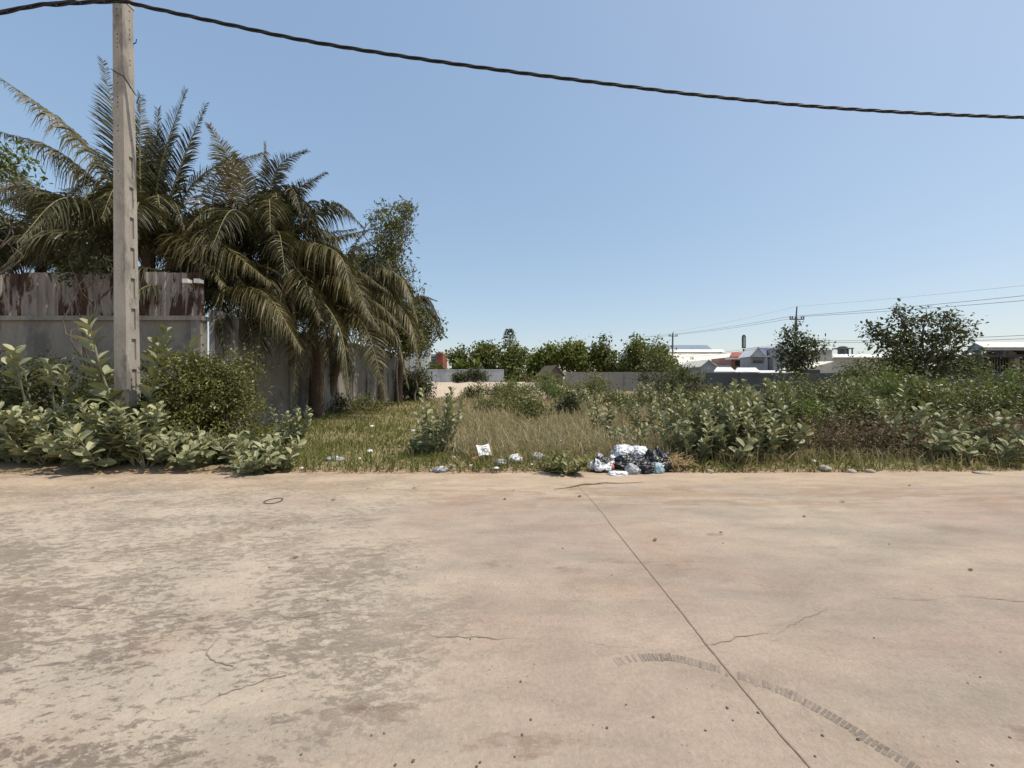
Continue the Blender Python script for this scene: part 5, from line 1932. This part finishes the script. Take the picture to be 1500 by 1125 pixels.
def rubbish():
    B, W, G = M['bag_black'], M['bag_white'], M['bag_grey']
    pw = lambda c, s: 1 if (mnoise.noise(c * 6 + Vector((3, 1, 2))) > 0.05 and c.z > s[2] * 0.25) else 0
    lay('rubbish_bag', blob_mesh('rubbish_bag', [B, W], (.20, .17, .19), 1, 5, .5, 2.0, knot=False, pick=pw), 883, 684, 'black and white crumpled rubbish bag at the left end of the heap', 'rubbish bag', .3)
    lay('rubbish_bag', blob_mesh('rubbish_bag', [B], (.36, .22, .16), 2, 5, .55, 2.2), 922, 681, 'slumped black rubbish bag under the white bags in the middle of the heap', 'rubbish bag', 0.2)
    lay('rubbish_bag', blob_mesh('rubbish_bag', [B], (.25, .2, .24), 3, 5, .6, 2.4, knot=True), 963, 682, 'upright black rubbish bag with gathered neck at the right end of the heap', 'rubbish bag', 1.0)
    lay('rubbish_bag', blob_mesh('rubbish_bag', [B], (.20, .15, .14), 4, 5, .55, 2.4), 944, 686, 'low black rubbish bag at the front of the heap', 'rubbish bag', .5)
    pg = lambda c, s: 1 if mnoise.noise(c * 6 + Vector((7, 3, 1))) > 0.16 else 0
    lay('white_bag', blob_mesh('white_bag', [W, G], (.22, .16, .16), 5, 5, .55, 1.8, pick=pg), 914, 677, 'full white plastic bag on top of the heap, left one', 'plastic bag', .1, 'white bags on the heap', .11)
    lay('white_bag', blob_mesh('white_bag', [W, G], (.23, .17, .15), 6, 5, .55, 1.9, pick=pg), 937, 677, 'white plastic bag on top of the heap with grey creases, right one', 'plastic bag', .8, 'white bags on the heap', .10)
    lay('plastic_film', blob_mesh('plastic_film', [G], (.13, .1, .11), 7, 4, .5, 2.6), 927, 688, 'grey clear plastic film bundle at the front of the heap', 'plastic film', .3)
    lay('plastic_film', blob_mesh('plastic_film', [M['bag_blue'], W], (.11, .08, .12), 8, 4, .55, 2.8, pick=pg), 963, 687, 'crumpled light blue film below the upright black bag', 'plastic film', .3)
    lay('plastic_film', blob_mesh('plastic_film', [W], (.16, .1, .035), 9, 4, .6, 2.8), 906, 690, 'flat white plastic sheet lying in front of the heap', 'plastic film', .1)
    lay('plastic_film', blob_mesh('plastic_film', [M['terracotta']], (.05, .04, .07), 10, 3, .4, 2.8), 895, 686, 'small reddish scrap in the rubbish heap', 'plastic film', .1, None, .05)
    lay('plastic_film', blob_mesh('plastic_film', [W], (.08, .07, .16), 11, 4, .5, 2.6), 897, 681, 'tall white crumpled film between the black bags', 'plastic film', .4)
    lay('plastic_film', blob_mesh('plastic_film', [G], (.09, .06, .20), 12, 4, .5, 2.6), 879, 682, 'grey film sticking up behind the left bag', 'plastic film', .4)
    # straw beside
    p = gpt(985, 682, .05)
    r = np.random.default_rng(3)
    q = Q()
    for i in range(130):
        b = np.array([p[0] + r.normal(0, .14), p[1] + r.normal(0, .1), 0.06 + r.random() * .08])
        a = r.uniform(0, 6.28)
        L = r.uniform(.12, .34)
        e = b + np.array([math.cos(a) * L, math.sin(a) * L * .7, r.uniform(-.04, .16)])
        q.tube([b, (b + e) / 2 + np.array([0, 0, .03]), e], [.005, .005, .003], 4, 0, r.random())
    tag(q.build('straw_heap', M['straw']), 'loose heap of orange straw right of the black bags', 'straw')
    # printed paper
    P = gpt(709, 672, .05)
    t = thing('paper_sheet', 'white printed paper lying tilted on the verge grass', 'paper', (P[0], P[1], .13))
    q = Q()
    n = 6
    c, s = math.cos(.35), math.sin(.35)

    def PP(u, v, dz=0.0):
        x, y = (u - .5) * .26, (v - .5) * .24
        return np.array([P[0] + x * c - y * s, P[1] + x * s + y * c, .13 + .17 * v + .02 * math.sin(u * 4 + v * 3) + dz])
    for i in range(n):
        for j in range(n):
            a, b2, d, e = i / n, (i + 1) / n, j / n, (j + 1) / n
            q.quad(PP(a, d), PP(b2, d), PP(b2, e), PP(a, e))
            q.quad(PP(a, d, -.004), PP(a, e, -.004), PP(b2, e, -.004), PP(b2, d, -.004))
    q.build('sheet', M['white'], t, True)
    q = Q()
    for (a, b2, d, e) in ((.3, .7, .3, .45), (.25, .6, .45, .62), (.4, .8, .62, .72), (.2, .85, .82, .85), (.2, .7, .15, .18), (.35, .5, .72, .8)):
        q.quad(PP(a, d, .003), PP(b2, d, .003), PP(b2, e, .003), PP(a, e, .003))
    q.build('print', M['roof_slate'], t)
    lay('plastic_bag', blob_mesh('plastic_bag', [W], (.13, .1, .10), 20, 4, .45, 2.4), 755, 676, 'crumpled white plastic bag right of the printed paper', 'plastic bag', .3)
    lay('plastic_bag', blob_mesh('plastic_bag', [G], (.09, .08, .08), 21, 4, .5, 2.4), 734, 679, 'dull clear bag between the paper and the white bag', 'plastic bag', .3)
    lay('plastic_bag', blob_mesh('plastic_bag', [G, W], (.16, .08, .05), 22, 4, .55, 2.6, pick=pg), 490, 674, 'clear plastic scrap in the green grass left of the lone milkweed', 'plastic bag', .1)
    lay('plastic_bag', blob_mesh('plastic_bag', [G, W], (.13, .08, .05), 23, 4, .7, 2.8, pick=pg), 645, 684, 'grey clear plastic bundle at the verge below the lone milkweed', 'plastic bag', .1)
    lay('plastic_bag', blob_mesh('plastic_bag', [B], (.14, .1, .12), 24, 4, .5, 2.2), 668, 663, 'black plastic lump right of the lone milkweed', 'plastic bag', .1)
    lay('plastic_bag', blob_mesh('plastic_bag', [G], (.12, .08, .1), 25, 4, .5, 2.2), 788, 673, 'dull grey bag left of the yellow green roadside plant', 'plastic bag', .1)
    for i, (px, py, s, lab) in enumerate([(605, 634, .12, 'white plastic cup lid in the grass left of the lone milkweed'), (545, 627, .13, 'white scrap in the grass near the wall'), (542, 665, .12, 'white bent scrap on the verge'), (521, 665, .05, 'tiny white scrap left of the bent scrap'),
                                     (823, 650, .10, 'white scrap in dry grass above the roadside plant'), (841, 645, .11, 'pale crumpled scrap above the roadside plant, right one'), (839, 633, .09, 'faint pale scrap deepest in the dry grass'), (527, 676, .06, 'white flake in the verge grass below the bent scrap'),
                                     (661, 682, .08, 'cream scrap on the verge left of the paper'), (690, 682, .06, 'white flake left of the printed paper'), (727, 686, .08, 'pale flake at the verge below the clear bag'), (779, 681, .05, 'white flake on the verge by the grey bag'), (748, 657, .08, 'white torn film in grass above the white bag'), (730, 662, .08, 'pale torn film in grass above the printed paper'), (442, 686, .05, 'white flake at the tip of the left bank'), (1192, 678, .09, 'white scrap at the foot of the right thicket')]):
        lay('litter_scrap', blob_mesh('litter_scrap', [M['cream'] if i == 8 else W], (s * .55, s * .38, s * .26), 30 + i, 3, .45, 2.4), px, py, lab, 'litter', i * .7, None, .05)
    lay('brick_piece', blob_mesh('brick_piece', [M['terracotta']], (.09, .06, .06), 60, 3, .2, 1.5, False), 695, 675, 'reddish brick piece beside the printed paper', 'stone')
    for i, (px, py, sx, sz, lab) in enumerate([(1208, 683, .17, .11, 'pale round stone at the foot of the right thicket'), (1248, 687, .15, .05, 'flat pale stone at the right road edge, left one'), (1275, 687, .12, .05, 'flat brownish stone at the right road edge, middle one'), (1440, 689, .2, .04, 'long flat pale slab at the far right road edge'), (663, 672, .13, .07, 'sandy stone below the black plastic lump'), (1040, 687, .1, .05, 'small stone at the road edge right of the straw')]):
        lay('stone', blob_mesh('stone', [M['stone']], (sx * .62, sx * .42, sz * .7), 70 + i, 3, .25, 1.6, False), px, py, lab, 'stone', i)
    # rubber ring on the road
    c = gpt(400.5, 734.5, 0.0)
    q = Q()
    a = np.linspace(0, 2 * math.pi, 49)
    q.tube(np.stack([c[0] + .098 * np.cos(a), c[1] + .115 * np.sin(a), .008 + .003 * np.sin(a * 2)], 1), .0045, 6)
    tag(q.build('rubber_ring', M['black'], None, True), 'thin dark rubber ring lying on the sandy left of the road', 'ring')
    # flat strap on the road
    q = Q()
    pts = [gpt(x, y) for x, y in ((812, 717.5), (835, 714.5), (855, 711.5), (870, 710), (885, 709.5), (910, 708.5), (942, 707))]
    pts = smooth_path([p + np.array([0, 0, .008 + (.015 if i in (2, 4) else 0)]) for i, p in enumerate(pts)], 30)
    q.tube(pts, np.concatenate([np.linspace(.003, .011, 14), np.linspace(.011, .002, 16)]), 6)
    tag(q.build('dry_strap', M['bark'], None, True), 'dark dry strap of leaf lying across the top of the road joint', 'debris')
    # pebbles and fallen leaves on the road
    r = random.Random(5)
    me = blob_mesh('pebble', [M['peb']], (.007, .006, .004), 81, 2, .3, 1.5, False)
    for i in range(46):
        px, py = r.uniform(380, 1480), 740 + 380 * r.random() ** 1.0
        o = lay('pebble', me, px, py, 'small dark pebble lying loose on the concrete road', 'pebble', r.uniform(0, 6), 'loose pebbles on the road')
        s = r.uniform(.45, 1.1)
        o.scale = (s * 1.1, s, s)
        o.location.z = 0.001
    lay('stone', blob_mesh('stone', [M['peb']], (.022, .02, .012), 83, 3, .25, 1.6, False), 840, 1121, 'dark flat pebble at the bottom edge of the road', 'stone').location.z = 0.0
    q = Q()
    q.place(OVAL, [[0, 0, .01]], [[1, .2, .1]], [[0, 0, 1]], [.11], [.2])
    lf = q.build('fallen_leaf', M['dry'])
    me = lf.data
    first = True
    for i in range(16):
        px, py = r.uniform(100, 1480), 712 + 130 * r.random() ** 2
        p = gpt(px, py)
        o = lf if first else lf.copy()
        if not first:
            COL.objects.link(o)
        first = False
        o.location = (p[0], p[1], 0.004)
        o.rotation_euler = (0, 0, r.uniform(0, 6.28))
        s = r.uniform(.3, .7)
        o.scale = (s, s, s)
        tag(o, 'dry brown leaf fallen on the sandy part of the road', 'leaf', 'fallen leaves on the road')


rubbish()

# tidy helper properties and the unused prototypes
for o in list(bpy.data.objects):
    if '_o' in o:
        del o['_o']
for k, used in enumerate(PUSED):
    if not used:
        for ch in list(PROTO[k].children):
            bpy.data.objects.remove(ch)
        bpy.data.objects.remove(PROTO[k])
